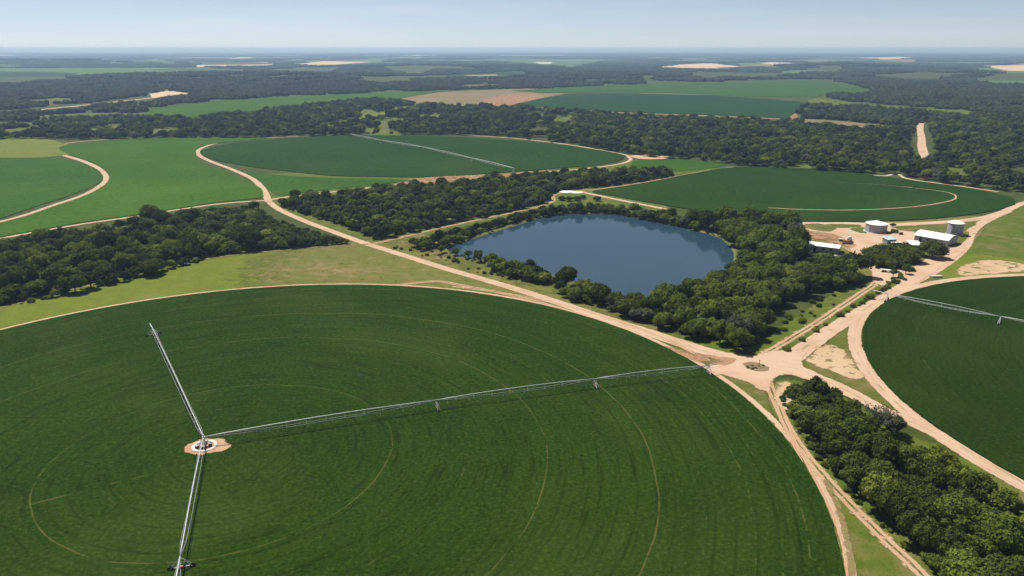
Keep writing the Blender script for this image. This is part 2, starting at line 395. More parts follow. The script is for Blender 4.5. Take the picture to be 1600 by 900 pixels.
sheet('pasture', [(1500, 400), (1528, 365), (1560, 342), (1640, 318), (1900, 322), (1900, 470), (1700, 440), (1600, 425), (1540, 430), (1470, 440), (1440, 436)], 'meadow', .022, 3, label='pasture beyond the farm road at the frame edge', cat='grass')
sheet('pasture', [(1450, 432), (1485, 410), (1520, 398), (1640, 412), (1700, 425), (1600, 427), (1530, 433)], 'lawn', .05, 3, label='pale yellow grass beside the round right field', cat='grass')
sheet('pasture', [(-80, 214), (60, 217), (95, 224), (130, 236), (60, 246), (-80, 246)], 'lawn', .05, 2, label='yellow green pasture beyond the curved farm track', cat='grass')
sheet('farm_grass', [(1240, 352), (1300, 346), (1420, 346), (1520, 338), (1540, 345), (1512, 385), (1480, 405), (1440, 425), (1390, 440), (1340, 420), (1320, 395), (1260, 390)], 'brownverge', .052, 2, label='dry grass around the farm buildings', cat='grass')

# -- crops
crop('crop_field', None, 'crop_main', .5, CA, circle(CA, RA, 420), label='large round dark green crop field carrying the three-armed irrigator')
CB = np.array((243.8, 204.5)); RB = 127.5
crop('crop_field', None, 'crop_b', .5, CB, circle(CB, RB, 320), label='round dark green crop field cut by the right frame edge')
crop('crop_field', [(312, 239), (330, 231), (380, 222), (440, 217), (520, 213), (590, 212), (680, 213), (760, 217), (850, 224), (930, 234), (978, 244), (970, 251), (940, 257), (850, 265), (740, 273), (660, 277), (600, 277), (520, 275), (450, 268), (380, 259), (335, 250)], 'crop_c', .5, G(640, 243), label='round dark green field with a thin irrigator beyond the middle wood')
crop('crop_field', [(925, 300), (960, 294), (1020, 284), (1080, 272), (1145, 262), (1220, 262), (1300, 267), (1390, 278), (1480, 290), (1550, 302), (1585, 312), (1586, 320), (1540, 332), (1470, 341), (1380, 346), (1260, 347), (1180, 340), (1100, 331), (1020, 318), (960, 307)], 'crop_d', .5, G(1280, 305), label='round dark green field behind the lake and farm buildings')
crop('crop_field', [(312, 252), (330, 262), (380, 280), (410, 297), (412, 308), (330, 318), (230, 334), (130, 348), (0, 371), (-90, 388), (-90, 350), (0, 350), (80, 325), (140, 303), (168, 286), (172, 275), (155, 259), (110, 242), (92, 232), (120, 225), (200, 219), (300, 215), (420, 215), (330, 226), (305, 238)], 'crop_light', .4, G(200, 280), label='broad light green field between the two curving farm tracks')
crop('crop_field', [(-90, 248), (0, 247), (80, 248), (130, 256), (158, 270), (158, 284), (120, 302), (60, 322), (0, 342), (-90, 365)], 'crop_light2', .4, G(-60, 285), label='mid green half round field at the left frame edge')
crop('crop_field', [(380, 270), (480, 277), (620, 281), (640, 283), (580, 290), (500, 298), (440, 306), (424, 300), (405, 284)], 'crop_light2', .3, G(500, 288), label='narrow green strip below the round field with thin irrigator')
crop('crop_field', [(985, 256), (1010, 249), (1080, 251), (1135, 258), (1060, 268), (985, 264)], 'crop_light2', .3, label='small green wedge field beside the round irrigated field')
crop('crop_field', [(805, 163), (840, 155), (890, 147), (980, 146), (1100, 149), (1200, 155), (1262, 161), (1250, 172), (1232, 185), (1120, 180), (1000, 176), (900, 171), (830, 168)], 'crop_far', .6, smooth=False, label='dark green half round field beyond the big forest')
crop('crop_field', [(800, 142), (900, 136), (1050, 130), (1150, 127), (1260, 126), (1330, 133), (1370, 144), (1330, 147), (1290, 146), (1275, 152), (1180, 151), (1050, 147), (960, 144), (890, 145), (850, 146)], 'crop_light2', .6, smooth=False, label='light green field behind the dark half round field')
crop('crop_field', [(226, 178), (238, 170), (280, 164), (360, 157), (470, 151), (560, 146), (700, 142), (800, 139), (690, 143), (620, 155), (560, 157), (470, 166), (400, 176), (320, 186), (260, 187)], 'crop_light', .6, smooth=False, label='long light green strip field beyond the forest hill')
sheet('dry_field', [(610, 157), (690, 144), (760, 140), (830, 139), (880, 146), (840, 154), (805, 164), (740, 168), (660, 164)], 'dryland', .06, 3, False, label='brown stubble field between the green far fields', cat='field')
sheet('red_soil', [(780, 150), (830, 147), (850, 152), (812, 162), (770, 166), (740, 166)], 'red', .07, 4, label='reddish bare soil at the edge of the dark far field', cat='soil')
sheet('dry_field', [(1252, 187), (1290, 188), (1360, 194), (1400, 199), (1330, 202), (1260, 194)], 'dryland', .06, 2, label='narrow dry strip field inside the forest', cat='field')
sheet('clearing', [(1275, 154), (1330, 160), (1420, 168), (1540, 175), (1560, 179), (1500, 181), (1400, 173), (1310, 165), (1265, 162)], 'meadow', .06, 2, label='thin green clearing strip through the far forest', cat='grass')
# far patchwork
FARF = [
 ('crop_pale', [(-200, 109), (120, 106), (330, 106), (395, 112), (330, 117), (200, 121), (100, 127), (40, 133), (-200, 134)]),
 ('crop_far', [(-200, 112), (60, 112), (122, 115), (100, 123), (-200, 124)]),
 ('crop_far', [(128, 116), (210, 115), (195, 121), (108, 123)]),
 ('tan', [(306, 98), (430, 97), (420, 104), (312, 105)]),
 ('crop_pale', [(480, 101), (520, 97), (590, 91), (600, 96), (560, 100)]),
 ('crop_far', [(640, 122), (700, 117), (800, 113), (870, 116), (812, 124), (680, 127)]),
 ('tan', [(728, 118), (775, 117), (776, 119), (730, 119)]),
 ('red', [(722, 133), (785, 131), (780, 137), (735, 137)]),
 ('tan', [(836, 97), (862, 97), (858, 100), (846, 100)]),
 ('crop_pale', [(690, 95), (800, 92), (960, 94), (930, 96), (800, 97)]),
 ('crop_far', [(820, 100), (930, 97), (940, 100), (870, 105)]),
 ('tan', [(1014, 107), (1064, 101), (1110, 99), (1174, 106), (1120, 110)]),
 ('crop_pale', [(1130, 99), (1200, 97), (1295, 101), (1190, 106)]),
 ('tan', [(1205, 97), (1284, 101), (1250, 104), (1190, 100)]),
 ('crop_pale', [(1340, 96), (1440, 98), (1390, 100)]),
 ('tan', [(1535, 103), (1700, 100), (1700, 112), (1580, 111)]),
 ('crop_pale', [(1500, 105), (1540, 106), (1700, 116), (1700, 138), (1540, 132), (1525, 124), (1570, 117)]),
 ('crop_far', [(1085, 112), (1180, 113), (1260, 118), (1180, 124), (1080, 123)]),
 ('crop_far', [(500, 101), (590, 99), (560, 104), (490, 104)]),
 ('tan', [(236, 147), (262, 142), (292, 146), (262, 151), (240, 153)]),
 ('meadow', [(40, 183), (110, 178), (225, 177), (225, 185), (120, 188), (60, 190)]),
 ('meadow', [(-60, 192), (20, 190), (60, 193), (0, 199), (-60, 201)]),
 ('meadow', [(40, 160), (90, 153), (120, 156), (70, 165)]),
 ('meadow', [(820, 104), (870, 101), (960, 104), (880, 108)]),
 ('crop_pale', [(1210, 112), (1300, 108), (1330, 112), (1240, 117)]),
 ('meadow', [(1390, 120), (1450, 117), (1490, 122), (1420, 127)]),
 ('crop_pale', [(430, 113), (480, 108), (540, 109), (500, 115)]),
 ('dryland', [(560, 128), (640, 124), (660, 128), (590, 134)]),
]
for yy, nn in ((112, 4), (104, 7), (99, 13), (95, 20), (91, 24), (87, 24), (84, 16)):
    for k in range(nn):
        cx = R.uniform(-120, 1720); w = R.uniform(18, 75); h = (yy - 79) * R.uniform(.08, .19)
        FARF.append((R.choice(['crop_pale', 'crop_far', 'crop_pale', 'crop_pale', 'meadow', 'tan', 'crop_light', 'dryland']), [(cx - w, yy + h * R.uniform(-.5, 1)), (cx + w * R.uniform(-.4, .4), yy - h), (cx + w, yy + h * R.uniform(-1, .6)), (cx + w * R.uniform(-.2, .5), yy + h)]))
for i, (mt, px) in enumerate(FARF):
    nm = 'far_field'
    c = px[0]
    col = {'crop_pale': 'pale green', 'crop_far': 'dark green', 'tan': 'tan', 'red': 'reddish', 'crop_light': 'light green', 'dryland': 'brown', 'meadow': 'green'}[mt]
    lab = f'{col} far field among the hazy woods'
    if mt in ('tan', 'red', 'dryland', 'meadow'): o = sheet(nm, px, mt, .3 if px[0][1] < 140 else .06, 1.5, False, .4, lab, 'field')
    else: o = crop(nm, px, mt, .6 + .003 * i, None, None, False, .3, lab)
    o['group'] = f'{col} far fields'

# -- dirt roads and tracks
road('dirt_road', [(408, 296), (418, 312), (434, 326), (470, 343), (520, 362), (570, 380), (640, 402), (700, 421), (780, 444), (860, 469), (940, 496), (1020, 522), (1090, 545), (1150, 561), (1195, 571)], [4.2, 4.6, 4.9, 5, 5.4, 7.5], label='pale dirt road running diagonally past the lake to the junction')
road('dirt_road', [(420, 316), (412, 298), (396, 281), (362, 265), (330, 253), (311, 243), (309, 236), (322, 229), (350, 222), (400, 217), (470, 213)], [5, 4.5, 4.5, 4, 2.5], label='dirt road curling around the left end of the far round field')
road('dirt_road', [(170, 218), (120, 222), (88, 227), (82, 233), (95, 241), (130, 252), (155, 264), (166, 277), (160, 288), (130, 305), (80, 322), (30, 339), (-40, 356)], [2, 5, 5, 4.5, 4, 4], label='hooked dirt road bending between the left green fields')
road('field_track', [(-60, 386), (0, 373), (60, 362), (130, 350), (200, 340), (290, 326), (350, 318), (420, 313)], 3.2, 'road', label='narrow dirt track along the top of the left wood')
road('field_track', [(424, 312), (450, 308), (520, 300), (600, 291), (660, 285), (720, 279), (800, 273), (900, 265), (965, 257), (986, 249), (980, 243), (940, 235), (880, 225), (800, 216), (740, 212)], 3.4, 'road', label='dirt track skirting the round field with thin irrigator')
road('field_track', [(578, 382), (620, 373), (690, 356), (760, 341), (830, 326), (855, 319), (866, 313), (863, 307), (878, 301), (905, 298), (940, 295), (1000, 286), (1060, 275), (1100, 268), (1145, 261)], 3.2, 'twin', label='grassy wheel track running behind the lake')
road('field_track', [(905, 299), (922, 303), (960, 311), (1010, 321), (1040, 327)], 4.0, 'road', label='short pinkish dirt track behind the far lake shore')
road('farm_road', [(1180, 572), (1230, 562), (1262, 541), (1300, 515), (1340, 490), (1385, 464), (1425, 441), (1455, 424), (1485, 404), (1507, 384), (1516, 365), (1532, 350), (1560, 336), (1590, 321), (1620, 312)], [8, 6.4, 5.8, 6.2, 6.8, 6.2, 5.4, 5.4, 5.4, 5.6], label='wide sandy farm road from the junction up to the tall silo')
road('farm_track', [(1190, 556), (1232, 532), (1272, 507), (1312, 481), (1345, 459), (1364, 446), (1371, 434), (1364, 421), (1346, 406), (1330, 392), (1318, 386)], 4.2, 'twin', label='twin rut farm track passing the lakeside wood')
road('farm_road', [(1244, 350), (1300, 350), (1360, 351), (1420, 350), (1480, 347), (1535, 341), (1575, 330)], 6.5, label='sandy road along the back of the farmyard')
road('dirt_road', [(1215, 570), (1245, 578), (1275, 591), (1312, 606), (1380, 641), (1440, 667), (1490, 692), (1545, 724), (1600, 756), (1680, 805)], [8, 6.2, 5.2, 5.2, 5.6, 6], label='broad dirt road running down the right side past the wood')
road('field_track', None, 3, 'road', W=None, label='') if 0 else None
def arc_px(c, r, a0, a1, n=60):
    P = []
    for i in range(n):
        a = rad(a0 + (a1 - a0) * i / (n - 1)); x, y = c[0] + r * math.cos(a), c[1] + r * math.sin(a)
        P.append(tuple(float(q) for q in PX(x, y)))
    return P
road('field_track', arc_px(CB, RB + 2.6, 75, 250), 4.6, 'road', .11, 1.0, label='dirt track hugging the round field at the right frame edge')
road('field_track', arc_px(CA, RA + 1.6, -38, 178, 140), 1.9, 'road', .11, .8, label='dirt rim track around the large round field')
road('field_track', arc_px(CA, RA + 5.8, 24, 72, 60), 2.4, 'ruts', .12, .8, label='second wheel ruts outside the large round field')
road('field_track', [(1196, 585), (1206, 612), (1222, 650), (1248, 695), (1285, 742), (1330, 790), (1385, 845), (1440, 898), (1480, 940)], 3.8, 'twin', .12, 1.0, label='twin wheel track between the large field and the roadside wood')
road('field_track', [(1232, 600), (1215, 615), (1222, 650), (1240, 690), (1262, 735), (1290, 790), (1312, 850), (1322, 920)], 2.2, 'ruts', .125, .8, label='pair of wheel ruts curving beside the large field')
road('field_track', [(1290, 750), (1312, 800), (1325, 850), (1334, 920)], 2.0, 'faint', .13, 1.0, label='faint worn line in the grass beside the large field', clear=False)
road('field_track', [(-60, 494), (0, 481), (100, 456), (200, 431), (300, 408), (400, 395), (500, 386), (575, 382)], 2.6, 'faint', .12, 1.0, label='faint worn path under the left wood')
road('field_track', [(620, 446), (680, 440), (720, 446), (800, 462), (900, 490), (1000, 528), (1090, 572)], 3.5, 'ruts', .125, 1.0, label='worn ruts between the field rim and the dirt road', clear=False)
road('dirt_road', [(1449, 189), (1439, 194), (1437, 203), (1440, 215), (1440, 228), (1443, 240), (1442, 254)], [5, 8, 8.5, 8, 8.5, 9, 8], feather=3, extra=5, label='straight pale road through the far forest')
road('field_track', [(1365, 274), (1385, 275), (1402, 271), (1420, 280), (1500, 291), (1560, 300)], 3, label='dirt strip where the forest meets the far field')
road('field_track', [(-40, 183), (60, 172), (150, 163), (240, 153), (300, 146)], 13, 'road', feather=8, label='pinkish dirt road on the far left slope')
road('field_track', [(812, 166), (850, 169), (960, 176), (1100, 181), (1235, 187)], 6, 'road', feather=3, label='dirt track along the front of the dark half round field')
road('field_track', [(1000, 146), (1100, 148.5), (1200, 151), (1265, 150), (1284, 145), (1276, 140), (1240, 136), (1180, 133)], 8, 'road', feather=4, label='curved dirt track in the far light green field')
road('field_track', [(1405, 348), (1330, 343), (1200, 327)], 2, 'faint') if 0 else None
road('field_track', [(1200, 326), (1270, 329), (1350, 329), (1430, 324), (1480, 316), (1494, 309), (1482, 302), (1440, 296), (1380, 290), (1300, 285)], [1.2, 1.2, 1.1, 1.2, 1.1, .5, .35], 'road', .56, .7, label='sandy wheel track ring inside the field behind the farm', clear=False)
road('field_track', [(1520, 365), (1560, 370), (1620, 378)], 2.5, 'faint', label='faint path crossing the pasture beyond the silo')
sheet('firebreak', [(497, 204), (560, 194), (616, 181), (668, 167), (664, 161), (606, 173), (554, 185), (495, 198)], 'lawn', .06, 3, label='diagonal grassy firebreak cut through the forest hill', cat='firebreak')
road('field_track', [(1480, 184), (1540, 174), (1580, 165)], 6, 'faint', feather=3, label='thin broken track in the far right forest')

# -- junction, yard and bare patches
sheet('sand_junction', [(1118, 551), (1150, 555), (1180, 557), (1205, 551), (1240, 549), (1256, 551), (1248, 562), (1250, 573), (1272, 588), (1262, 592), (1238, 585), (1215, 585), (1202, 596), (1198, 612), (1188, 608), (1172, 597), (1150, 590), (1125, 583), (1110, 578), (1114, 572), (1140, 566), (1146, 561)], 'sand', .13, 2.0, label='open sandy junction where the dirt roads meet', cat='ground')
sheet('farmyard', [(1244, 349), (1300, 347), (1350, 349), (1400, 349), (1430, 352), (1425, 362), (1432, 372), (1420, 380), (1400, 376), (1372, 380), (1350, 392), (1345, 402), (1335, 398), (1330, 388), (1335, 378), (1310, 372), (1270, 362), (1256, 357)], 'sand', .13, 2.0, label='pale sandy farmyard between the sheds and tanks', cat='ground')
sheet('farmyard', [(1480, 385), (1500, 382), (1508, 388), (1480, 408), (1450, 428), (1420, 445), (1410, 436), (1430, 420), (1455, 402)], 'sand', .132, 2.5, label='sandy apron beside the wide farm road', cat='ground')
sheet('farmyard', [(1366, 412), (1390, 424), (1420, 420), (1430, 424), (1395, 436), (1378, 446), (1366, 436)], 'sand', .134, 1.5, label='sandy patch in front of the farm trees', cat='ground')
for k, (px, mt, lb) in enumerate([
    ([(1253, 353), (1270, 350), (1286, 351), (1305, 357), (1296, 362), (1270, 359)], 'verge', 'oval grass island at the farmyard corner'),
    ([(1292, 351), (1345, 352), (1342, 355), (1308, 356)], 'verge', 'thin grass island beside the faceted tank'),
    ([(1328, 358), (1352, 356), (1352, 365), (1338, 362)], 'meadow', 'small grass island left of the faceted tank'),
    ([(1400, 354), (1440, 353), (1470, 353), (1482, 358), (1450, 359), (1430, 362), (1404, 359)], 'verge', 'grass island between faceted tank and silo'),
    ([(1484, 352), (1506, 348), (1524, 350), (1505, 358)], 'verge', 'grass patch behind the silo'),
    ([(1482, 372), (1505, 364), (1512, 362), (1508, 374), (1492, 386), (1480, 385)], 'verge', 'grass patch between the arched barn and the farm road'),
    ([(1445, 364), (1480, 362), (1482, 370), (1460, 366)], 'meadow', 'grass strip behind the arched barn'),
    ([(1350, 405), (1362, 392), (1400, 380), (1440, 388), (1446, 400), (1425, 414), (1385, 420), (1362, 412)], 'meadow', 'grass under the farm tree clump')]):
    sheet('grass_island', px, mt, .17, 1.2, True, .3, lb, 'grass')
sheet('red_soil', [(1254, 361), (1300, 366), (1330, 378), (1336, 384), (1320, 388), (1290, 376), (1262, 374)], 'red', .15, 2, label='reddish bare soil beside the long white roofed shed', cat='soil')
sheet('red_soil', [(1030, 540), (1060, 548), (1100, 556), (1146, 562), (1138, 568), (1100, 566), (1060, 556), (1010, 536)], 'red', .1, 3, label='reddish rutted wedge left of the junction', cat='soil')
sheet('red_soil', [(620, 284), (680, 277), (740, 274), (800, 271), (860, 266), (800, 275), (720, 282), (660, 288)], 'red', .1, 3, label='reddish bare strip below the far round field', cat='soil')
sheet('red_soil', [(1230, 182), (1242, 176), (1246, 184), (1238, 188)], 'red', .1, 2, label='small red soil scar beside the far dark field', cat='soil')
sheet('bare_patch', [(1262, 560), (1282, 548), (1300, 540), (1318, 552), (1332, 566), (1346, 590), (1330, 590), (1308, 582), (1280, 572)], 'spoil', .14, 4, label='scraped pale sand patch in the grass triangle', cat='soil')
sheet('bare_patch', [(1500, 420), (1540, 408), (1580, 410), (1620, 420), (1560, 426), (1500, 430)], 'spoil', .14, 4, label='scraped pale patch in the pasture', cat='soil')
sheet('bare_patch', [(1220, 600), (1236, 604), (1240, 622), (1226, 640), (1216, 622)], 'spoil', .14, 3, label='bare sandy patch beside the roadside wood tip', cat='soil')
sheet('bare_patch', [(985, 245), (1010, 243), (1050, 247), (1010, 249)], 'sand', .14, 2, label='pale bare patch beyond the round field', cat='soil')
isl = [(1162, 569), (1175, 567), (1190, 570), (1200, 575), (1199, 579), (1184, 580), (1169, 576)]
M['weeds'] = sand_mat('weedy_soil', (.20, .145, .08), (.075, .08, .03), 'plain', .3, .6, .8, .95)
sheet('traffic_island', isl, 'weeds', .19, .8, True, .2, 'brown weedy oval island in the sandy junction', 'island')
def blot(c, r, n):
    P = []
    for i in range(n):
        a = 2 * math.pi * i / n; q = r * (1 + .16 * mnoise.noise((math.cos(a) * 1.6 + c[0], math.sin(a) * 1.6, 1)) + .12 * mnoise.noise((math.cos(a) * 5, math.sin(a) * 5 + c[1], 4)))
        P.append((c[0] + q * math.cos(a) * 1.08, c[1] + q * math.sin(a) * .9))
    return np.array(P)
sheet('soil_disc', None, 'disc', .56, 1.6, True, .5, 'round bare soil patch under the irrigator centre', 'soil', W=blot(PIV + (.4, -.4), 4.1, 90))
def blot(c, r, n):
    P = []
    for i in range(n):
        a = 2 * math.pi * i / n; q = r * (1 + .16 * mnoise.noise((math.cos(a) * 1.6 + c[0], math.sin(a) * 1.6, 1)) + .12 * mnoise.noise((math.cos(a) * 5, math.sin(a) * 5 + c[1], 4)))
        P.append((c[0] + q * math.cos(a) * 1.08, c[1] + q * math.sin(a) * .9))
    return np.array(P)
sheet('soil_disc', None, 'disc', .565, 1.6, True, .6, 'reddish soil spill beside the irrigator centre', 'soil', W=blot(PIV + (3.9, -.7), 2.1, 60))

# -- lake
LK = [(697, 388), (720, 379), (760, 367), (815, 350), (850, 339), (900, 334), (960, 335), (1000, 342), (1050, 351), (1090, 361), (1125, 373), (1143, 388), (1147, 402), (1141, 420), (1122, 434), (1090, 448), (1062, 458), (1038, 470), (1014, 474), (990, 468), (960, 460), (930, 452), (895, 440), (870, 433), (840, 424), (800, 412), (765, 406), (745, 406), (715, 400)]
LW = outline(LK)
LW = LW + normals2(LW) * jitter(LW, 1.4, .12)[:, None]
n = len(LW)
me = bpy.data.meshes.new('lake'); me.from_pydata([(x, y, .07) for x, y in LW], [], [tuple(range(n))]); me.update(); me.materials.append(M['water'])
tag(link(bpy.data.objects.new('lake', me)), 'dark blue lake ringed by trees', 'lake', None, 'structure')
N = normals2(LW); mb = MB()
prof = [(-.6, 0.), (0., .10), (.9, .45), (2.4, .40), (4.5, .0)]
for q, (o, z) in enumerate(prof): mb.v += [(*(LW[i] + N[i] * (o * (1 + .5 * mnoise.noise((LW[i][0] * .1, LW[i][1] * .1, 0))))), z) for i in range(n)]
mb.f = [(q * n + i, (q + 1) * n + i, (q + 1) * n + (i + 1) % n, q * n + (i + 1) % n) for q in range(len(prof) - 1) for i in range(n)]
M['bank'] = grass_mat('bank_grass', (.095, .115, .03), (.12, .125, .04), (.22, .15, .09), .6, 2, False)
tag(mb.build('lake_bank', M['bank']), 'low grassy bank around the lake', 'bank', None, 'structure')

# ------------------------------------------------------------------ trees
ico = {}
def icosphere(sub):
    if sub not in ico:
        bm = bmesh.new(); bmesh.ops.create_icosphere(bm, subdivisions=sub, radius=1)
        ico[sub] = (np.array([v.co[:] for v in bm.verts]), [tuple(v.index for v in f.verts) for f in bm.faces]); bm.free()
    return ico[sub]
class TM:
    """crown builder with a tint per clump"""
    def __init__(s): s.v = []; s.f = []; s.t = []; s.n = 0
    def blob(s, c, r, sub, rng, tint, amp=.22, fr=2.2, zs=.85):
        V, Fc = icosphere(sub); o = rng.uniform(0, 100)
        d = np.array([mnoise.noise((v[0] * fr + o, v[1] * fr, v[2] * fr)) + .6 * mnoise.noise((v[0] * fr * 2.3, v[1] * fr * 2.3 + o, v[2] * fr * 2.3)) for v in V])
        P = V * (1 + amp * d)[:, None] * np.array([r, r, r * zs]) + np.array(c)
        s.v.append(P); s.f += [tuple(s.n + i for i in f) for f in Fc]; s.t += [tint] * len(P); s.n += len(P)
    def leaves(s, P, Nn, size, rng, tint):
        k = len(P)
        Nn = Nn + rng.normal(0, .42, (k, 3)); Nn /= np.linalg.norm(Nn, axis=1, keepdims=True)
        a = np.cross(Nn, rng.normal(0, 1, (k, 3))); a /= np.linalg.norm(a, axis=1, keepdims=True); b = np.cross(Nn, a)
        sz = rng.uniform(size * .6, size * 1.3, (k, 1))
        Q = np.stack([P - a * sz, P - b * sz * .6 + Nn * sz * .15, P + a * sz, P + b * sz * .6 + Nn * sz * .15], 1).reshape(-1, 3)
        s.v.append(Q); s.f += [(s.n + 4 * i, s.n + 4 * i + 1, s.n + 4 * i + 2, s.n + 4 * i + 3) for i in range(k)]
        s.t += list(np.repeat(np.clip(tint + rng.normal(0, .15, k), 0, 1), 4)); s.n += 4 * k
    def mesh(s, name):
        me = bpy.data.meshes.new(name); me.from_pydata(np.concatenate(s.v).tolist(), [], s.f); me.update()
        at = me.attributes.new('tint', 'FLOAT', 'POINT'); at.data.foreach_set('value', np.array(s.t, np.float32)); return me
def crown(name, seed, kind, sub=3, leaves=2600, lsize=.085):
    rng = np.random.default_rng(seed); T = TM()
    prm = {'round': (12, .62, .40, 1.0, .72), 'spreading': (13, .72, .36, .95, .48), 'upright': (11, .45, .36, 1.25, 1.05), 'ragged': (10, .70, .33, 1.0, .75), 'shrub': (7, .55, .42, .42, .36)}[kind]
    nl, sh, lr, cz, hz = prm
    L = [((0, 0, cz), lr * 1.35)]
    for i in range(nl):
        th = i * 2.399 + rng.uniform(-.4, .4); ph = -.25 + 1.25 * (i + .5) / nl
        ph = min(1., ph); ce = math.sqrt(max(0, 1 - ph * ph))
        f = sh * rng.uniform(.85, 1.15)
        L.append(((f * ce * math.cos(th), f * ce * math.sin(th), cz + hz * f * 1.05 * ph), lr * rng.uniform(.55, 1.3)))
    tot = sum(r * r for _, r in L)
    for c, r in L:
        t = rng.uniform(0, 1) * .7
        T.blob(c, r * .86, sub, rng, t, .30 if kind != 'ragged' else .4)
        k = int(leaves * r * r / tot)
        D = rng.normal(0, 1, (k, 3)); D[:, 2] += .35; D /= np.linalg.norm(D, axis=1, keepdims=True)
        P = np.array(c) + D * r * np.clip(rng.normal(1.0, .15, (k, 1)), .7, 1.42) * np.array([1, 1, .85])
        T.leaves(P, D, lsize * rng.uniform(.8, 1.25), rng, t + .12)
    return T.mesh(name), L
def trunk_mesh(L, seed, rt=.075, base=0.):
    rr = random.Random(seed); mb = MB()
    top = Vector(L[0][0]); top.z *= .72
    mb.tube([(0, 0, -.04), (0, 0, .02), (.01, .015, top.z * .5), tuple(top)], [rt * 1.5, rt * 1.1, rt * .85, rt * .6], 7)
    for c, r in L[2::2][:5]:
        e = Vector(c); e.z -= r * .3; m = top * .5 + e * .5; m.z -= .05
        mb.tube([(0, 0, top.z * .55), tuple(m), tuple(e)], [rt * .55, rt * .4, rt * .2], 5)
    return mb.mesh('trunk')
def bare_crown(seed):
    rng = np.random.default_rng(seed); T = TM(); mb = MB(); rr = random.Random(seed)
    tips = []
    for i in range(11):
        a = i * 2.4; e = rr.uniform(.2, 1.0); l = rr.uniform(.7, 1.0)
        p = Vector((math.cos(a) * l * math.cos(e), math.sin(a) * l * math.cos(e), .75 + .85 * l * math.sin(e)))
        mb.tube([(0, 0, .5), tuple(p * .55 + Vector((0, 0, .22))), tuple(p)], [.045, .026, .008], 4)
        for k in range(6):
            q = p * rr.uniform(.6, 1) + Vector((0, 0, .1)); d = Vector((rr.uniform(-1, 1), rr.uniform(-1, 1), rr.uniform(-.2, 1))).normalized() * rr.uniform(.2, .4)
            mb.tube([tuple(q), tuple(q + d)], [.014, .004], 3); tips.append(q + d)
    Vs = np.array(mb.v); T.v.append(Vs); T.f += mb.f; T.t += [.2] * len(Vs); T.n += len(Vs)
    P = np.array([t[:] for t in tips]); P = np.repeat(P, 12, 0) + rng.normal(0, .10, (len(tips) * 12, 3))
    T.leaves(P, rng.normal(0, 1, P.shape), .05, rng, .5)
    return T.mesh('crown')
SHAPES = {}
for i, (k, sd) in enumerate([('round', 1), ('round', 2), ('round', 3), ('spreading', 4), ('spreading', 5), ('upright', 6), ('upright', 7), ('ragged', 8), ('ragged', 9), ('shrub', 10), ('shrub', 11), ('shrub', 12)]):
    cm, L = crown('crown', sd, k); cm.materials.append(M['leaf_mid'])
    tm = trunk_mesh(L, sd); tm.materials.append(M['bark'])
    SHAPES.setdefault(k, []).append((cm, tm))
bm_ = bare_crown(21); bm_.materials.append(M['leaf_grey']); tb = MB(); tb.tube([(0, 0, -.04), (.01, 0, .3), (0, 0, .55)], [.09, .07, .05], 6); tbm = tb.mesh('trunk'); tbm.materials.append(M['bark'])
SHAPES['bare'] = [(bm_, tbm)]
COLN = {'leaf_dark': 'dark', 'leaf_mid': 'green', 'leaf_light': 'yellowish', 'leaf_grey': 'greyish'}

# distance to any road
kd = KDTree(len(ROADPTS))
for i, p in enumerate(ROADPTS): kd.insert((p[0], p[1], 0), i)
kd.balance()
def road_clear(x, y, r):
    co_, i, d = kd.find((x, y, 0)); return d > ROADPTS[i][2] + r
def inpoly(px, py, poly):
    px = np.asarray(px, float); py = np.asarray(py, float); ins = np.zeros(px.shape, bool); n = len(poly)
    for i in range(n):
        x1, y1 = poly[i]; x2, y2 = poly[(i + 1) % n]
        if y1 == y2: continue
        c = ((y1 > py) != (y2 > py)) & (px < (x2 - x1) * (py - y1) / (y2 - y1) + x1)
        ins ^= c
    return ins
lake_px = [tuple(float(q) for q in PX(x, y)) for x, y in LW]
class Grid:
    def __init__(s, cell): s.c = cell; s.d = {}
    def ok(s, x, y, r, k):
        i, j = int(x // s.c), int(y // s.c)
        for a in range(i - 1, i + 2):
            for b in range(j - 1, j + 2):
                for (X, Y, Rr) in s.d.get((a, b), ()):
                    if (X - x) ** 2 + (Y - y) ** 2 < ((Rr + r) * k) ** 2: return False
        return True
    def add(s, x, y, r): s.d.setdefault((int(x // s.c), int(y // s.c)), []).append((x, y, r))
GRID = Grid(14.0)
TREES = []        # dicts
def scatter(poly, rmin, rmax, zone, mats, shapes, k=.62, tries=3000, excl=(), big=2.2, lakeside=True):
    k *= 1.09
    WOODP.append((poly, zone, excl))
    W = np.array([G(*p) for p in poly]); x0, y0 = W.min(0); x1, y1 = W.max(0)
    X = NR.uniform(x0, x1, tries); Y = NR.uniform(y0, y1, tries); U = NR.uniform(0, 1, tries) ** big
    px, py = PX(X, Y); keep = inpoly(px, py, poly)
    if lakeside: keep &= ~inpoly(px, py, lake_px)
    for e in excl: keep &= ~inpoly(px, py, e)
    idx = np.nonzero(keep)[0]
    idx = sorted(idx, key=lambda i: -U[i])
    for i in idx:
        r = rmin + (rmax - rmin) * U[i]; x, y = float(X[i]), float(Y[i])
        if not road_clear(x, y, r * .75): continue
        if not GRID.ok(x, y, r, k): continue
        GRID.add(x, y, r)
        m = R.choices(list(mats), list(mats.values()))[0]; s = R.choices(list(shapes), list(shapes.values()))[0]
        if m == 'leaf_grey' and R.random() < .45: s = 'bare'
        TREES.append(dict(x=x, y=y, r=r, zone=zone, mat=m, shape=s))
def single(px, py, r, zone, mat='leaf_dark', shape='round', label=None, low=0):
    x, y = G(px, py); GRID.add(x, y, r)
    TREES.append(dict(x=x, y=y, r=r, zone=zone, mat=mat, shape=shape, label=label, must=True, low=low or (.8 if zone == 'farm' and r > 3 else 0)))
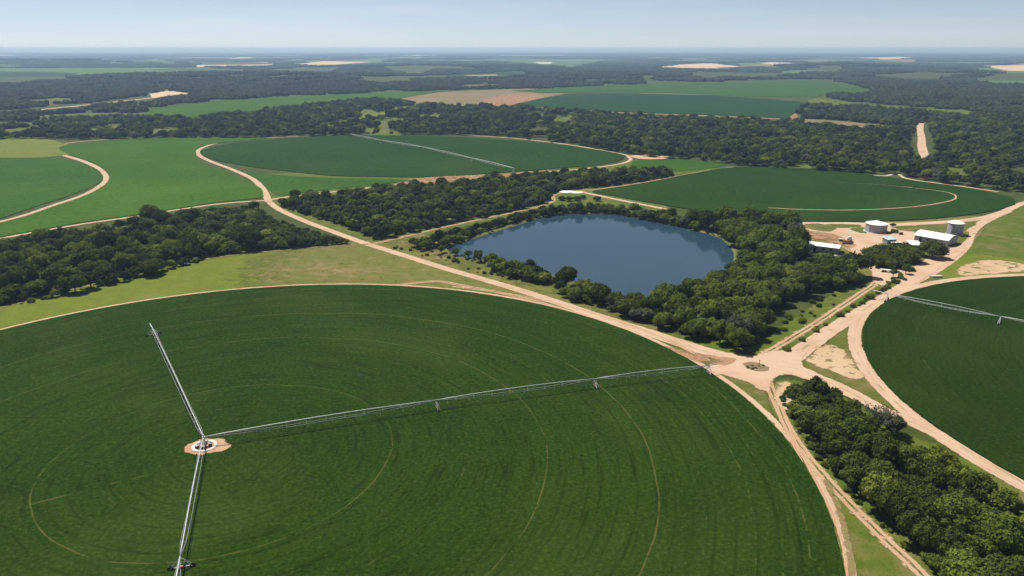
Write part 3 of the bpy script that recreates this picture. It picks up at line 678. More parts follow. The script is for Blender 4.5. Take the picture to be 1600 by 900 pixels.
MX = {'leaf_dark': 4.5, 'leaf_mid': 5, 'leaf_light': 2.0, 'leaf_grey': .4}
WOODP = []
MXL = {'leaf_dark': 3, 'leaf_mid': 5, 'leaf_light': 2.0, 'leaf_grey': .4}
SX = {'round': 4, 'spreading': 2.4, 'upright': 1, 'ragged': 2}
# trees one can pick out in the photo
single(1456, 402, 6.6, 'farm', 'leaf_dark', 'round', 'single round dark tree standing in front of the arched barn')
for a in [(1367, 407, 5.6, 'left end'), (1382, 399, 5.2, 'back left'), (1404, 397, 5.6, 'back'), (1394, 411, 6.0, 'middle'), (1419, 408, 6.4, 'right end'), (1376, 417, 4.4, 'front left'), (1408, 419, 4.6, 'front')]:
    single(a[0], a[1], a[2], 'farm', 'leaf_dark', 'spreading' if a[2] > 4.8 else 'round', f'dark farm tree at the {a[3]} of the clump below the farmyard')
single(1391, 423, 2.4, 'farm', 'leaf_mid', 'round', 'small green tree at the front foot of the farm clump')
single(1395, 433, 1.9, 'farm', 'leaf_mid', 'upright', 'small bright green upright tree left of its twin on the grass strip')
single(1415, 428, 2.3, 'farm', 'leaf_mid', 'upright', 'small green upright tree at the right end of the grass strip')
single(1395, 355, 1.7, 'farm', 'leaf_dark', 'round', 'tiny dark tree between the faceted tank and the back road')
for a in [(588, 301, 3.4), (648, 294, 4.2), (690, 292, 4.4), (720, 289, 3.4), (772, 283, 3.8), (462, 312, 4.2), (486, 309, 3.8)]:
    single(a[0], a[1], a[2], 'trackside', 'leaf_dark', 'round')
for a in [(878, 313, 2.7), (889, 314.5, 2.8), (901, 313.5, 2.8), (911, 311, 2.2), (933, 314, 2.8)]:
    single(a[0], a[1], a[2], 'knoll', 'leaf_dark', 'round', None, .75)
for a in [(712, 400, 1.9), (732, 403, 2.5), (747, 409, 2.5), (690, 396, 2.4)]:
    single(a[0], a[1], a[2], 'sw shore', 'leaf_mid', 'ragged')
single(1140, 424, 2.6, 'se shore', 'leaf_grey', 'round')
single(1272, 632, 4.0, 'roadside', 'leaf_dark', 'ragged', 'tall dark tree at the tip of the roadside wood below the junction')
single(1318, 658, 4.6, 'roadside', 'leaf_dark', 'ragged'); single(1292, 640, 3.8, 'roadside', 'leaf_dark', 'spreading')
single(1372, 668, 4.4, 'roadside', 'leaf_grey', 'bare', 'thin greyish bare tree beside the broad dirt road, apart from the wood')
single(1392, 680, 3.6, 'roadside', 'leaf_grey', 'ragged')
# woods
scatter([(1238, 630), (1262, 620), (1300, 640), (1340, 668), (1362, 700), (1410, 722), (1460, 750), (1505, 782), (1560, 805), (1620, 830), (1720, 900), (1700, 990), (1490, 980), (1452, 900), (1400, 845), (1345, 790), (1310, 755), (1278, 708), (1250, 668)], 1.2, 4.1, 'roadside', {'leaf_dark': 6.5, 'leaf_mid': 4, 'leaf_light': .9, 'leaf_grey': .3}, SX, .58, 9000, big=1.6)
scatter([(868, 447), (905, 452), (950, 472), (1000, 484), (1035, 480), (1060, 468), (1100, 455), (1140, 434), (1160, 412), (1185, 410), (1240, 420), (1300, 434), (1338, 442), (1296, 454), (1245, 464), (1208, 488), (1192, 516), (1180, 540), (1148, 547), (1090, 530), (1020, 507), (940, 482), (880, 464)], 1.5, 4.6, 'south', MX, SX, .62, 9000, big=1.6, excl=[[(1236, 395), (1334, 405), (1334, 426), (1296, 434), (1240, 426)]])
SHEDX = [(1238, 372), (1262, 360), (1330, 368), (1334, 424), (1296, 432), (1244, 424), (1246, 392)]
scatter([(1060, 348), (1110, 356), (1180, 350), (1236, 360), (1258, 384), (1262, 400), (1312, 406), (1340, 428), (1345, 444), (1300, 436), (1240, 420), (1185, 408), (1158, 396), (1150, 384), (1128, 368), (1090, 356)], 2.2, 6.0, 'east', MXL, {'round': 4, 'spreading': 4, 'ragged': 1.5}, .60, 6000, big=1.2, excl=[SHEDX])
scatter([(1246, 406), (1300, 410), (1318, 412), (1336, 424), (1296, 434), (1244, 426)], 1.4, 2.5, 'east', MXL, {'round': 3, 'shrub': 1}, .66, 1500)
scatter([(985, 333), (1020, 340), (1070, 348), (1120, 364), (1100, 362), (1050, 352), (1000, 343)], 2.2, 4.2, 'east', {'leaf_dark': 5, 'leaf_mid': 1}, SX, .55, 1500, big=1.)
scatter([(645, 386), (690, 374), (750, 358), (810, 342), (850, 332), (900, 327), (960, 328), (1000, 337), (990, 341), (930, 333), (860, 337), (810, 347), (760, 361), (700, 386), (660, 392)], 1.2, 3.2, 'north', {'leaf_dark': 5, 'leaf_mid': 3}, {'round': 4, 'shrub': 2, 'ragged': 1}, .6, 5000, big=1.4)
scatter([(764, 413), (800, 419), (850, 432), (858, 440), (845, 445), (800, 434), (770, 422)], 1.5, 3.4, 'sw shore', {'leaf_dark': 5, 'leaf_mid': 2}, {'round': 3, 'shrub': 1}, .55, 1500, big=.8, lakeside=False)
scatter([(436, 320), (480, 314), (530, 310), (590, 303), (640, 297), (700, 294), (760, 287), (830, 281), (900, 274), (960, 272), (1035, 270), (1055, 275), (1000, 285), (930, 292), (870, 299), (850, 318), (800, 331), (740, 342), (690, 354), (620, 368), (592, 375), (540, 354), (490, 338), (450, 328)], 1.5, 4.5, 'middle', MX, SX, .62, 14000, big=2.)
scatter([(-60, 404), (0, 394), (60, 382), (130, 374), (190, 366), (250, 352), (320, 342), (370, 336), (392, 342), (408, 362), (420, 378), (400, 391), (330, 404), (250, 424), (180, 444), (100, 462), (40, 474), (-60, 492)], 1.6, 5.0, 'left', MX, SX, .62, 16000, big=2.)
scatter([(396, 356), (430, 368), (470, 378), (510, 383), (480, 388), (400, 394)], 1.8, 3.2, 'left', MX, {'round': 3, 'ragged': 1}, .6, 2500, big=1.0)
scatter([(388, 337), (402, 327), (424, 346), (460, 359.5), (500, 370), (548, 382), (480, 389), (400, 394)], 1.0, 2.1, 'left', MX, {'round': 3, 'shrub': 2, 'ragged': 1}, .6, 4000, big=1.0)
single(398, 330, 3.6, 'left', 'leaf_dark', 'round'); single(384, 334, 3.2, 'left', 'leaf_dark', 'ragged')
for e in [(178, 382, 5.5), (112, 402, 6.5), (168, 402, 5.8), (235, 350, 6.5), (212, 362, 5.), (255, 356, 5.6), (215, 390, 4.6), (165, 440, 4.4), (240, 430, 4.6), (300, 402, 5.2), (15, 408, 5.6)]:
    single(e[0], e[1], e[2], 'left', 'leaf_dark', 'round')
# bushes
SH = []
def shrubs(poly, rmin, rmax, zone, count, tries=1500):
    W = np.array([G(*p) for p in poly]); x0, y0 = W.min(0); x1, y1 = W.max(0); c = 0
    for _ in range(tries):
        x, y = R.uniform(x0, x1), R.uniform(y0, y1); px, py = PX(x, y); r = R.uniform(rmin, rmax)
        if not inpoly([px], [py], poly)[0] or inpoly([px], [py], lake_px)[0] or not road_clear(x, y, r * .35) or not GRID.ok(x, y, r, .7): continue
        GRID.add(x, y, r); SH.append(dict(x=x, y=y, r=r, zone=zone, mat=R.choice(['leaf_mid', 'leaf_mid', 'leaf_light', 'leaf_dark']), shape='shrub')); c += 1
        if c >= count: break
shrubs([(1225, 548), (1290, 504), (1360, 462), (1400, 432), (1432, 420), (1436, 426), (1390, 456), (1320, 502), (1250, 548)], .8, 1.9, 'strip', 90)
shrubs([(1200, 545), (1218, 500), (1255, 474), (1300, 462), (1320, 465), (1265, 500), (1212, 540)], .6, 1.7, 'meadow', 16)
shrubs([(1215, 610), (1240, 620), (1260, 680), (1330, 770), (1430, 870), (1425, 880), (1330, 780), (1250, 690)], .5, 1.2, 'woodedge', 40)
shrubs([(1300, 640), (1345, 655), (1420, 700), (1520, 760), (1600, 790), (1600, 815), (1500, 775), (1400, 715)], .5, 1.5, 'woodside', 30)
shrubs([(600, 384), (690, 395), (760, 420), (850, 445), (850, 455), (760, 432), (680, 408)], .5, 1.3, 'bank', 24)
ISL = isl
for _ in range(9):
    q = G(R.uniform(1166, 1197), R.uniform(570.5, 577.5))
    SH.append(dict(x=q[0], y=q[1], r=R.uniform(.3, .55), zone='island', mat=R.choice(['leaf_mid', 'leaf_dark', 'leaf_light']), shape='shrub'))
shrubs([(1386, 361), (1412, 362), (1410, 367), (1388, 367)], 1.0, 1.5, 'yard', 6)

# which ones get to be things of their own: those that show largest
def imgsize(t):
    px, py = PX(t['x'], t['y'], t['r']); d = t['y'] * cp + (CAMZ - t['r']) * sp
    return (F * t['r'] / d) if (-20 < px < 1620 and py < 930) else 0
for t in TREES + SH: t['s'] = imgsize(t); t['must'] = t.get('must', False)
order = sorted([t for t in TREES if t['s'] > 0], key=lambda t: (not t['must'], -t['s']))
ind = order[:296]; ids = set(id(t) for t in ind)
rest = [t for t in TREES if id(t) not in ids]
shi = sorted([t for t in SH if t['s'] > 0], key=lambda t: -t['s'])

ZN = {'farm': ('in the farm clump', [('', 1400, 400)]), 'trackside': ('on the track above the middle wood', [('', 600, 300)]), 'knoll': ('on the knoll behind the lake', [('', 900, 310)]),
 'sw shore': ('on the near left lake shore', [('', 780, 420)]), 'se shore': ('on the lake edge', [('', 1140, 424)]),
 'roadside': ('of the roadside wood', [('near the junction tip', 1290, 640), ('beside the bare tree', 1370, 690), ('along the twin track', 1330, 760), ('midway down the twin track', 1400, 830), ('beside the dirt road', 1480, 760), ('deep inside', 1470, 830), ('towards the bottom corner', 1560, 880), ('below the wide road', 1570, 800)]),
 'south': ('of the lakeside wood', [('at its road end', 900, 465), ('under the lake tip', 1010, 495), ('along the diagonal road', 1080, 520), ('close to the junction', 1160, 535), ('south east of the water', 1120, 460), ('in the middle', 1150, 490), ('beside the meadow', 1250, 460), ('towards the farm track', 1320, 445)]),
 'east': ('of the eastern lake wood', [('at the water edge', 1150, 375), ('beside the round field', 1080, 350), ('by the white shed', 1255, 390), ('by the farmyard corner', 1230, 362), ('in its heart', 1200, 385), ('towards the farm track', 1320, 425)]),
 'north': ('on the far lake shore', [('at the left end', 680, 385), ('left of centre', 770, 355), ('in the centre', 880, 332), ('towards the right', 980, 336)]),
 'middle': ('of the middle wood', [('at the road fork', 450, 322), ('along the upper track', 600, 300), ('by the diagonal road', 540, 350), ('above the lake track', 680, 350), ('in its heart', 620, 330), ('at the far end', 940, 285), ('towards the lake track bend', 830, 320)]),
 'left': ('of the left wood', [('at the frame edge', 20, 420), ('along the upper track', 220, 355), ('beside the lawn path', 250, 420), ('in its heart', 200, 395), ('near the road bend', 405, 340), ('at the road tip', 500, 375), ('along the lower edge', 120, 455)]),
 'strip': ('on the strip between two farm tracks', [('junction end', 1250, 540), ('middle', 1320, 500), ('farm end', 1400, 440)]), 'meadow': ('in the meadow by the farm track', [('', 1250, 500)]),
 'woodedge': ('on the twin track edge of the wood', [('top', 1240, 650), ('middle', 1310, 750), ('bottom', 1400, 850)]), 'woodside': ('in the grass above the roadside wood', [('top', 1330, 660), ('bottom', 1520, 770)]),
 'island': ('on the weedy junction island', [('', 1180, 573)]), 'bank': ('on the bank below the lake', [('', 700, 410)]), 'yard': ('in the dark heap beside the faceted tank', [('', 1400, 364)])}
ORD = ['first', 'second', 'third', 'fourth', 'fifth', 'sixth', 'seventh', 'eighth', 'ninth', 'tenth', 'eleventh', 'twelfth']
NUM = ['', 'one', 'two', 'three', 'four', 'five', 'six', 'seven', 'eight', 'nine', 'ten', 'eleven', 'twelve']
def rank(i, n):
    return '' if n == 1 else 'leftmost' if i == 0 else 'rightmost' if i == n - 1 else ORD[min(i, 11)] + ' from left'
def describe(items, noun):
    by = {}
    for t in items:
        if t.get('label'): continue
        z, subs = ZN[t['zone']]; px, py = PX(t['x'], t['y'])
        s = min(subs, key=lambda q: (q[1] - px) ** 2 + ((q[2] - py) * 2) ** 2)[0]
        size = ('small' if t['r'] < 2.6 else 'mid-sized' if t['r'] < 3.6 else 'large') if noun == 'tree' else ('tiny' if t['r'] < .9 else 'low' if t['r'] < 1.4 else 'wide')
        col = COLN[t['mat']]; shp = t['shape'] if noun == 'tree' else ''
        w = ' '.join(x for x in (size, shp, col) if x)
        by.setdefault((w, s, z), []).append((float(px), t))
    for (w, s, z), L in by.items():
        L.sort(key=lambda q: q[0])
        for i, (_, t) in enumerate(L):
            t['group'] = f"{w} {noun if noun != 'bush' else 'bushe'}s {z} {s}".strip()
            base = f'{rank(i, len(L))} {w} {noun}'
            t['label'] = ' '.join(f'{base} {z} {s}'.split())
describe(ind, 'tree'); describe(shi, 'bush')
MATV = {}
def place(t, name, cat):
    cm, tm = R.choice(SHAPES[t['shape']])
    e = empty(name, (t['x'], t['y'], 0), R.uniform(0, 6.28))
    r = t['r']; zs = R.uniform(.72, 1.28) if t['shape'] != 'shrub' else R.uniform(.8, 1.15)
    if t.get('low'): zs = t['low']; e.location.z = -.2 * r
    e.scale = (r * R.uniform(.92, 1.08), r * R.uniform(.92, 1.08), r * zs)
    tag(e, t['label'], cat, t.get('group') or 'farm trees')
    key = (cm.name, t['mat'])
    if key not in MATV:
        c2 = cm.copy(); c2.materials.clear(); c2.materials.append(M[t['mat']]); MATV[key] = c2
    link(bpy.data.objects.new('trunk', tm), e); link(bpy.data.objects.new('crown', MATV[key]), e)
for t in ind: place(t, 'tree', 'tree')
for t in shi:
    place(t, 'bush', 'bush')

# ---- woods too many to count: instanced crowns
def coll(name, meshes):
    c = bpy.data.collections.new(name)
    for i, m in enumerate(meshes): c.objects.link(bpy.data.objects.new(f'{name}_{i:03d}', m))
    return c
def gn(c):
    ng = bpy.data.node_groups.new('scatter_' + c.name, 'GeometryNodeTree')
    ng.interface.new_socket('Geometry', in_out='INPUT', socket_type='NodeSocketGeometry'); ng.interface.new_socket('Geometry', in_out='OUTPUT', socket_type='NodeSocketGeometry')
    N_ = ng.nodes; L_ = ng.links
    gi = N_.new('NodeGroupInput'); go = N_.new('NodeGroupOutput'); ip = N_.new('GeometryNodeInstanceOnPoints'); ci = N_.new('GeometryNodeCollectionInfo')
    ci.inputs['Collection'].default_value = c; ci.inputs['Separate Children'].default_value = True; ci.inputs['Reset Children'].default_value = True
    def na(name, typ):
        q = N_.new('GeometryNodeInputNamedAttribute'); q.data_type = typ; q.inputs['Name'].default_value = name; return q.outputs['Attribute']
    cx = N_.new('ShaderNodeCombineXYZ'); L_.new(na('rotz', 'FLOAT'), cx.inputs[2])
    L_.new(gi.outputs[0], ip.inputs['Points']); L_.new(ci.outputs[0], ip.inputs['Instance']); ip.inputs['Pick Instance'].default_value = True
    L_.new(na('idx', 'INT'), ip.inputs['Instance Index']); L_.new(cx.outputs[0], ip.inputs['Rotation']); L_.new(na('scl', 'FLOAT_VECTOR'), ip.inputs['Scale'])
    L_.new(ip.outputs[0], go.inputs[0]); return ng
def cloud(name, P, scl, idx, ng, label, cat='woods'):
    me = bpy.data.meshes.new(name); me.from_pydata([tuple(p) for p in P], [], [])
    k = len(P)
    a = me.attributes.new('rotz', 'FLOAT', 'POINT'); a.data.foreach_set('value', NR.uniform(0, 6.28, k).astype(np.float32))
    a = me.attributes.new('idx', 'INT', 'POINT'); a.data.foreach_set('value', np.asarray(idx, np.int32))
    a = me.attributes.new('scl', 'FLOAT_VECTOR', 'POINT'); a.data.foreach_set('vector', np.asarray(scl, np.float32).ravel())
    o = link(bpy.data.objects.new(name, me)); md = o.modifiers.new('scatter', 'NODES'); md.node_group = ng
    return tag(o, label, cat, None, 'stuff')
def withmat(m, k): c = m.copy(); c.materials.clear(); c.materials.append(M[k]); return c
mid = []
for k, sd in (('round', 31), ('round', 32), ('spreading', 33), ('ragged', 34), ('upright', 35)):
    m, L = crown('crown_mid', sd, k, 2, 900, .12); mid += [withmat(m, 'leaf_dark'), withmat(m, 'leaf_mid'), withmat(m, 'leaf_far')]
mid += [withmat(mid[0], 'leaf_light'), withmat(mid[6], 'leaf_grey')]
gmid = gn(coll('wood_crown', mid)); nmid = len(mid)
def midcloud(name, ts, label):
    P = [(t['x'], t['y'], -.1 * t['r']) for t in ts]
    scl = [(t['r'], t['r'] * R.uniform(.9, 1.1), t['r'] * R.uniform(.8, 1.1)) for t in ts]
    cloud(name, P, scl, [R.randrange(nmid) for _ in ts], gmid, label)
zones = {}
for t in rest: zones.setdefault(t['zone'], []).append(t)
for z, ts in zones.items(): midcloud('woods', ts, f'smaller trees filling in {ZN[z][0].replace("of ", "")}')
# forest floor undergrowth
us = []
for k_, sd in (('shrub', 71), ('shrub', 72), ('round', 73)):
    m, L = crown('undergrowth_crown', sd, k_, 1, 260, .2); us += [withmat(m, 'leaf_mid'), withmat(m, 'leaf_light'), withmat(m, 'leaf_mid'), withmat(m, 'leaf_dark')]
gus = gn(coll('undergrowth_crown', us)); UP = []; UR = []
for poly, zone, ex in WOODP:
    W = np.array([G(*p) for p in poly]); x0, y0 = W.min(0); x1, y1 = W.max(0)
    X, Y = np.meshgrid(np.arange(x0, x1, 2.3), np.arange(y0, y1, 2.3)); X = X.ravel() + NR.uniform(-1, 1, X.size); Y = Y.ravel() + NR.uniform(-1, 1, Y.size)
    px, py = PX(X, Y); kk = inpoly(px, py, poly) & ~inpoly(px, py, lake_px) & (px > -60) & (px < 1680) & (py < 960)
    for x, y in zip(X[kk], Y[kk]):
        r_ = R.uniform(.7, 2.0)
        if R.random() < .2 or not road_clear(x, y, r_ * .6) or not GRID.ok(x, y, .2, .62): continue
        UP.append((x, y, -.15)); UR.append((r_, r_, r_ * R.uniform(.7, 1.2)))
for i in range(0, len(LW), 1):
    for _ in range(3):
        g_ = mnoise.noise((LW[i][0] * .06, LW[i][1] * .06, 3.3))
        if R.random() > .42 + g_: continue
        q = LW[i] + N[i] * R.uniform(-.6, 4.2) + np.array((R.uniform(-1, 1), R.uniform(-1, 1))); r_ = R.uniform(.35, 1.1)
        UP.append((q[0], q[1], .1)); UR.append((r_, r_, r_ * R.uniform(.6, 1.1)))
cloud('undergrowth', UP, UR, [R.randrange(len(us)) for _ in UP], gus, 'low leafy undergrowth filling gaps between the wood trees', 'undergrowth')
print('undergrowth', len(UP))
def forest_pts(poly, spacing, rmin, rmax, excl, jit=.45, gaps=.0):
    W = np.array([G(p[0], max(p[1], 79.2)) for p in poly]); x0, y0 = W.min(0); x1, y1 = W.max(0)
    X, Y = np.meshgrid(np.arange(x0, x1, spacing), np.arange(y0, y1, spacing)); X = X.ravel(); Y = Y.ravel()
    X = X + NR.uniform(-jit, jit, X.shape) * spacing; Y = Y + NR.uniform(-jit, jit, Y.shape) * spacing
    px, py = PX(X, Y); k = inpoly(px, py, poly) & (px > -420) & (px < 2000)
    for e in excl: k &= ~inpoly(px, py, e)
    X, Y = X[k], Y[k]
    if gaps > 0:
        g = np.array([mnoise.noise((x * .012, y * .012, 5.)) + .6 * mnoise.noise((x * .04, y * .04, 9.)) for x, y in zip(X, Y)])
        k = g > gaps - .75; X, Y = X[k], Y[k]
    r = rmin + (rmax - rmin) * NR.uniform(0, 1, len(X)) ** 1.7
    k = np.array([road_clear(x, y, rr * .6) for x, y, rr in zip(X, Y, r)], bool)
    return X[k], Y[k], r[k]
BREAK = [(500, 203), (560, 193), (614, 180.5), (668, 166), (664, 161), (606, 173.5), (554, 185.5), (496, 198)]
CLEAR = [[(575, 192), (618, 184), (640, 190), (600, 204)], [(560, 200), (610, 202), (630, 211), (570, 211)], [(560, 174), (580, 171), (592, 180), (566, 184)], [(650, 180), (695, 179), (688, 192), (656, 192)],
         [(862, 186), (897, 178), (894, 194), (868, 198)], [(120, 203), (180, 196), (225, 197), (150, 212)], [(0, 203), (60, 199), (95, 203), (20, 215)], [(1460, 262), (1500, 262), (1520, 280), (1480, 280)], [(230, 203), (300, 199), (310, 207), (240, 212)], [(1230, 262), (1262, 258), (1270, 268), (1240, 270)]]
for q in CLEAR: sheet('clearing', q, 'meadow', .055, 2, label='small grassy clearing in the big forest', cat='grass')['group'] = 'small forest clearings'
FIELDS_EX = [f[1] for f in FARF] + [BREAK, [(-60, 179), (60, 169), (150, 160), (240, 150), (300, 144), (300, 150), (240, 157), (150, 167), (60, 176), (-60, 187)]] + CLEAR + [[(1250, 187), (1290, 187), (1360, 193), (1402, 199), (1330, 204), (1255, 196)], [(1270, 153), (1330, 159), (1420, 167), (1560, 177), (1500, 182), (1400, 174), (1310, 166), (1262, 163)],
    [(800, 165), (840, 154), (890, 146), (800, 142), (900, 136), (1050, 130), (1260, 125), (1330, 132), (1376, 145), (1330, 149), (1290, 147), (1284, 154), (1262, 162), (1250, 174), (1233, 189), (1120, 183), (1000, 179), (830, 171)],
    [(222, 178), (238, 169), (280, 163), (360, 156), (470, 150), (700, 141), (830, 138), (880, 146), (810, 166), (740, 170), (660, 166), (612, 158), (560, 158), (470, 167), (400, 177), (320, 187), (260, 188)]]
BIG = [(-420, 206), (60, 204), (180, 196), (240, 190), (310, 190), (400, 180), (480, 169), (540, 162), (590, 159), (640, 162), (700, 170), (780, 171), (860, 176), (1000, 185), (1100, 189), (1230, 197), (1320, 205), (1400, 207), (1425, 206), (1440, 196), (1500, 188), (1600, 178), (2000, 172), (2000, 345), (1700, 322), (1600, 304), (1520, 293), (1410, 281), (1400, 272), (1330, 270), (1200, 262), (1142, 258), (1080, 250), (1020, 246), (975, 240), (900, 228), (800, 217), (730, 212), (640, 211), (540, 212), (400, 215), (200, 217), (0, 218), (-420, 222)]
nearb = [(-60, 219), (-60, 204), (0, 218), (400, 214), (500, 197), (760, 198), (1000, 206), (1300, 215), (1660, 225), (1660, 330), (1500, 300), (1142, 259), (900, 229), (540, 213)]
X, Y, r = forest_pts(BIG, 7.4, 2.4, 6.4, FIELDS_EX, .48, .28)
sel = Y < 1050
ts = [dict(x=x, y=y, r=q) for x, y, q in zip(X[sel], Y[sel], r[sel])]
midcloud('forest', ts, 'dense dark green forest filling the land beyond the fields')
print('forest mid', len(ts), 'far part', int((~sel).sum()), 'trees', len(TREES), 'rest', len(rest), 'shrubs', len(shi))
def patch(name, seed, half, count, rmin, rmax, sub, leaves):
    rng = np.random.default_rng(seed); T = TM()
    n = int(math.sqrt(count)); cell = 2 * half / n
    for i in range(n):
        for j in range(n):
            x = -half + (i + .5 + rng.uniform(-.45, .45)) * cell; y = -half + (j + .5 + rng.uniform(-.45, .45)) * cell
            r = rmin + (rmax - rmin) * rng.uniform() ** 1.6; t = rng.uniform(0, 1)
            T.blob((x, y, r * .85), r, sub, rng, t, .32, 1.8, 1.0)
            if leaves:
                D = rng.normal(0, 1, (leaves, 3)); D[:, 2] = abs(D[:, 2]); D /= np.linalg.norm(D, axis=1, keepdims=True)
                T.leaves(np.array((x, y, r * .9)) + D * r * rng.uniform(.9, 1.25, (leaves, 1)), D, r * .2, rng, t)
    m = T.mesh(name); m.materials.append(M['leaf_far']); return m
p30 = gn(coll('wood_patch', [patch('wood_patch', 40 + i, 15, 16, 2.5, 5.2, 2, 40) for i in range(5)]))
p80 = gn(coll('wood_tract', [patch('wood_tract', 50 + i, 40, 81, 3., 5.8, 1, 12) for i in range(4)]))
p200 = gn(coll('wood_expanse', [patch('wood_expanse', 60 + i, 110, 324, 4., 8., 1, 0) for i in range(4)]))
HILLS = [(370, 126, 22, 620, 330), (930, 123, 15, 430, 240), (1310, 107, 24, 380, 260), (690, 108, 18, 800, 330), (1470, 119, 13, 520, 260), (90, 99.5, 26, 1000, 380), (1080, 117, 9, 300, 170)]
HL = [(*G(a, b), A, sx, sy) for a, b, A, sx, sy in HILLS]
def HZT(X, Y): return sum(A * np.maximum(0, np.exp(-((X - x) / sx) ** 2 - ((Y - y) / sy) ** 2) - .02) for x, y, A, sx, sy in HL)
for (x, y, A, sx, sy) in HL:
    mb = MB(); nu = 48
    for j in range(nu + 1):
        for i in range(nu + 1):
            X_, Y_ = x + sx * (i / nu * 4 - 2), y + sy * (j / nu * 4 - 2); q = math.exp(-((X_ - x) / sx) ** 2 - ((Y_ - y) / sy) ** 2) - .02
            mb.v.append((X_, Y_, A * q * (1 + .12 * mnoise.noise((X_ * .008, Y_ * .008, 2))) - .05))
    mb.f = [(j * (nu + 1) + i, j * (nu + 1) + i + 1, (j + 1) * (nu + 1) + i + 1, (j + 1) * (nu + 1) + i) for j in range(nu) for i in range(nu)]
    tag(mb.build('hill', M['scrub'], None, True), 'low wooded rise in the hazy distance', 'hill', 'low distant hills', 'structure')
def far_woods(name, poly, spacing, ng, nvar, label, y0, y1, gaps=.2, ex=FIELDS_EX):
    X, Y, r = forest_pts(poly, spacing, .8, 1.15, [], .3, gaps)
    k = (Y >= y0) & (Y < y1); X, Y, r = X[k], Y[k], r[k]
    h = spacing * .42; k = np.ones(len(X), bool)
    for e in ex:
        for dx, dy in ((0, 0), (h, 0), (-h, 0), (0, h), (0, -h)):
            px, py = PX(X + dx, Y + dy); k &= ~inpoly(px, py, e)
    X, Y, r = X[k], Y[k], r[k]
    print(name, len(X))
    cloud(name, np.stack([X, Y, HZT(X, Y) - .4], 1), np.stack([np.ones(len(X)), np.ones(len(X)), r], 1), NR.integers(0, nvar, len(X)), ng, label)
WHOLE = [(-420, 79.5), (2000, 79.5), (2000, 200), (1440, 196), (1425, 207), (1250, 200), (1230, 189), (830, 172), (640, 166), (590, 159), (480, 170), (310, 191), (240, 190), (180, 197), (60, 205), (-420, 207)]
far_woods('forest', WHOLE, 26, p30, 5, 'hazy forest on the middle distance slopes', 900, 2300, .5)
far_woods('forest', WHOLE, 68, p80, 4, 'blue hazed woodland between the far fields', 2300, 5200, .58)
far_woods('forest', WHOLE, 185, p200, 4, 'pale blue woodland along the horizon', 5200, 16000, .58)
cloud('forest', [(x, y, -.1) for x, y in zip(X[~sel], Y[~sel])], [(q, q, q) for q in r[~sel]], NR.integers(0, nmid, int((~sel).sum())), gmid, 'forest crest with the diagonal firebreak') if (~sel).sum() else None
# individual trees standing clear of the far treeline are part of the forest mass

# ------------------------------------------------------------------ centre pivot irrigators
def tower(parent, x, y, ang, hp):
    """A-frame drive tower with two wheels; ang = arm direction"""
    c, s = math.cos(ang), math.sin(ang); px_, py_ = -s, c
    def P(a, b, z): return (x + c * a + px_ * b, y + s * a + py_ * b, z)
    m = MB()
    for b in (-2.1, 2.1):
        m.tube([P(-.35, b, .65), P(0, 0, hp - .1)], .07, 5); m.tube([P(.35, b, .65), P(0, 0, hp - .1)], .07, 5)
    m.tube([P(0, -2.2, .62), P(0, 2.2, .62)], .10, 6)
    m.tube([P(0, -1.1, 1.75), P(0, 1.1, 1.75)], .05, 5); m.tube([P(0, -2.0, .7), P(0, 1.1, 1.75)], .04, 4); m.tube([P(0, 2.0, .7), P(0, -1.1, 1.75)], .04, 4)
    t = m.build('drive_tower', M['steel'], parent)
    for b in (-2.1, 2.1):
        w = MB(); cx, cy, _ = P(0, b, 0)
        w.tube([(cx - c * .17, cy - s * .17, .6), (cx + c * .17, cy + s * .17, .6)], .6, 14); w.build('wheel', M['rubber'], t)
    g = MB(); g.box(P(.1, 0, .72), (.5, .7, .4), ang); g.build('drive_motor', M['rust'], t)
def span(parent, p0, p1, hp, drops=True, truss=True, bow=.55, rp=.125):
    p0 = Vector((*p0, hp)); p1 = Vector((*p1, hp)); L = (p1 - p0).length; d = (p1 - p0).normalized(); n_ = Vector((-d.y, d.x, 0))
    k = max(4, int(L / 5)); pts = [p0.lerp(p1, i / k) + Vector((0, 0, bow * 4 * (i / k) * (1 - i / k))) for i in range(k + 1)]
    m = MB(); m.tube(pts, rp, 7); o = m.build('span_pipe', M['steel'], parent, True)
    if truss:
        m = MB(); lows = []
        for i in range(1, k):
            f = i / k; dep = 1.25 * min(1, 3.2 * f, 3.2 * (1 - f))
            q = pts[i] - Vector((0, 0, dep)); a, b = q + n_ * .55, q - n_ * .55; lows.append((a, b))
            m.tube([pts[i], a], .035, 4, False); m.tube([pts[i], b], .035, 4, False); m.tube([a, b], .03, 4, False)
        for sgn in (0, 1): m.tube([pts[0]] + [q[sgn] for q in lows] + [pts[-1]], .05, 4, False)
        m.build('truss', M['steel'], o)
    if drops:
        nd = int(L / 3.3)
        for i in range(1, nd):
            m = MB(); f = i / nd; a = p0.lerp(p1, f) + Vector((0, 0, bow * 4 * f * (1 - f))); sd = n_ * (.35 if i % 2 else -.35)
            m.tube([a, a + sd + Vector((0, 0, .15)), a + sd * 1.15 - Vector((0, 0, .6)), a + sd * 1.15 - Vector((0, 0, 1.7))], .028, 4, False)
            e = a + sd * 1.15 - Vector((0, 0, 1.8)); m.box(e, (.14, .14, .2))
            m.build('sprinkler_hose', M['steel_dark'], o)
    return o
def arm(parent, centre, stops, end, hp):
    """stops: tower ground points; end: free end of the overhang"""
    prev = Vector(centre)
    for q in stops:
        q = Vector(q); span(parent, prev, q, hp); dv = q - prev; tower(parent, q.x, q.y, math.atan2(dv.y, dv.x), hp); prev = q
    span(parent, prev, Vector(end), hp, (Vector(end) - prev).length > 15, (Vector(end) - prev).length > 15, .1, .17)
HP = 3.1
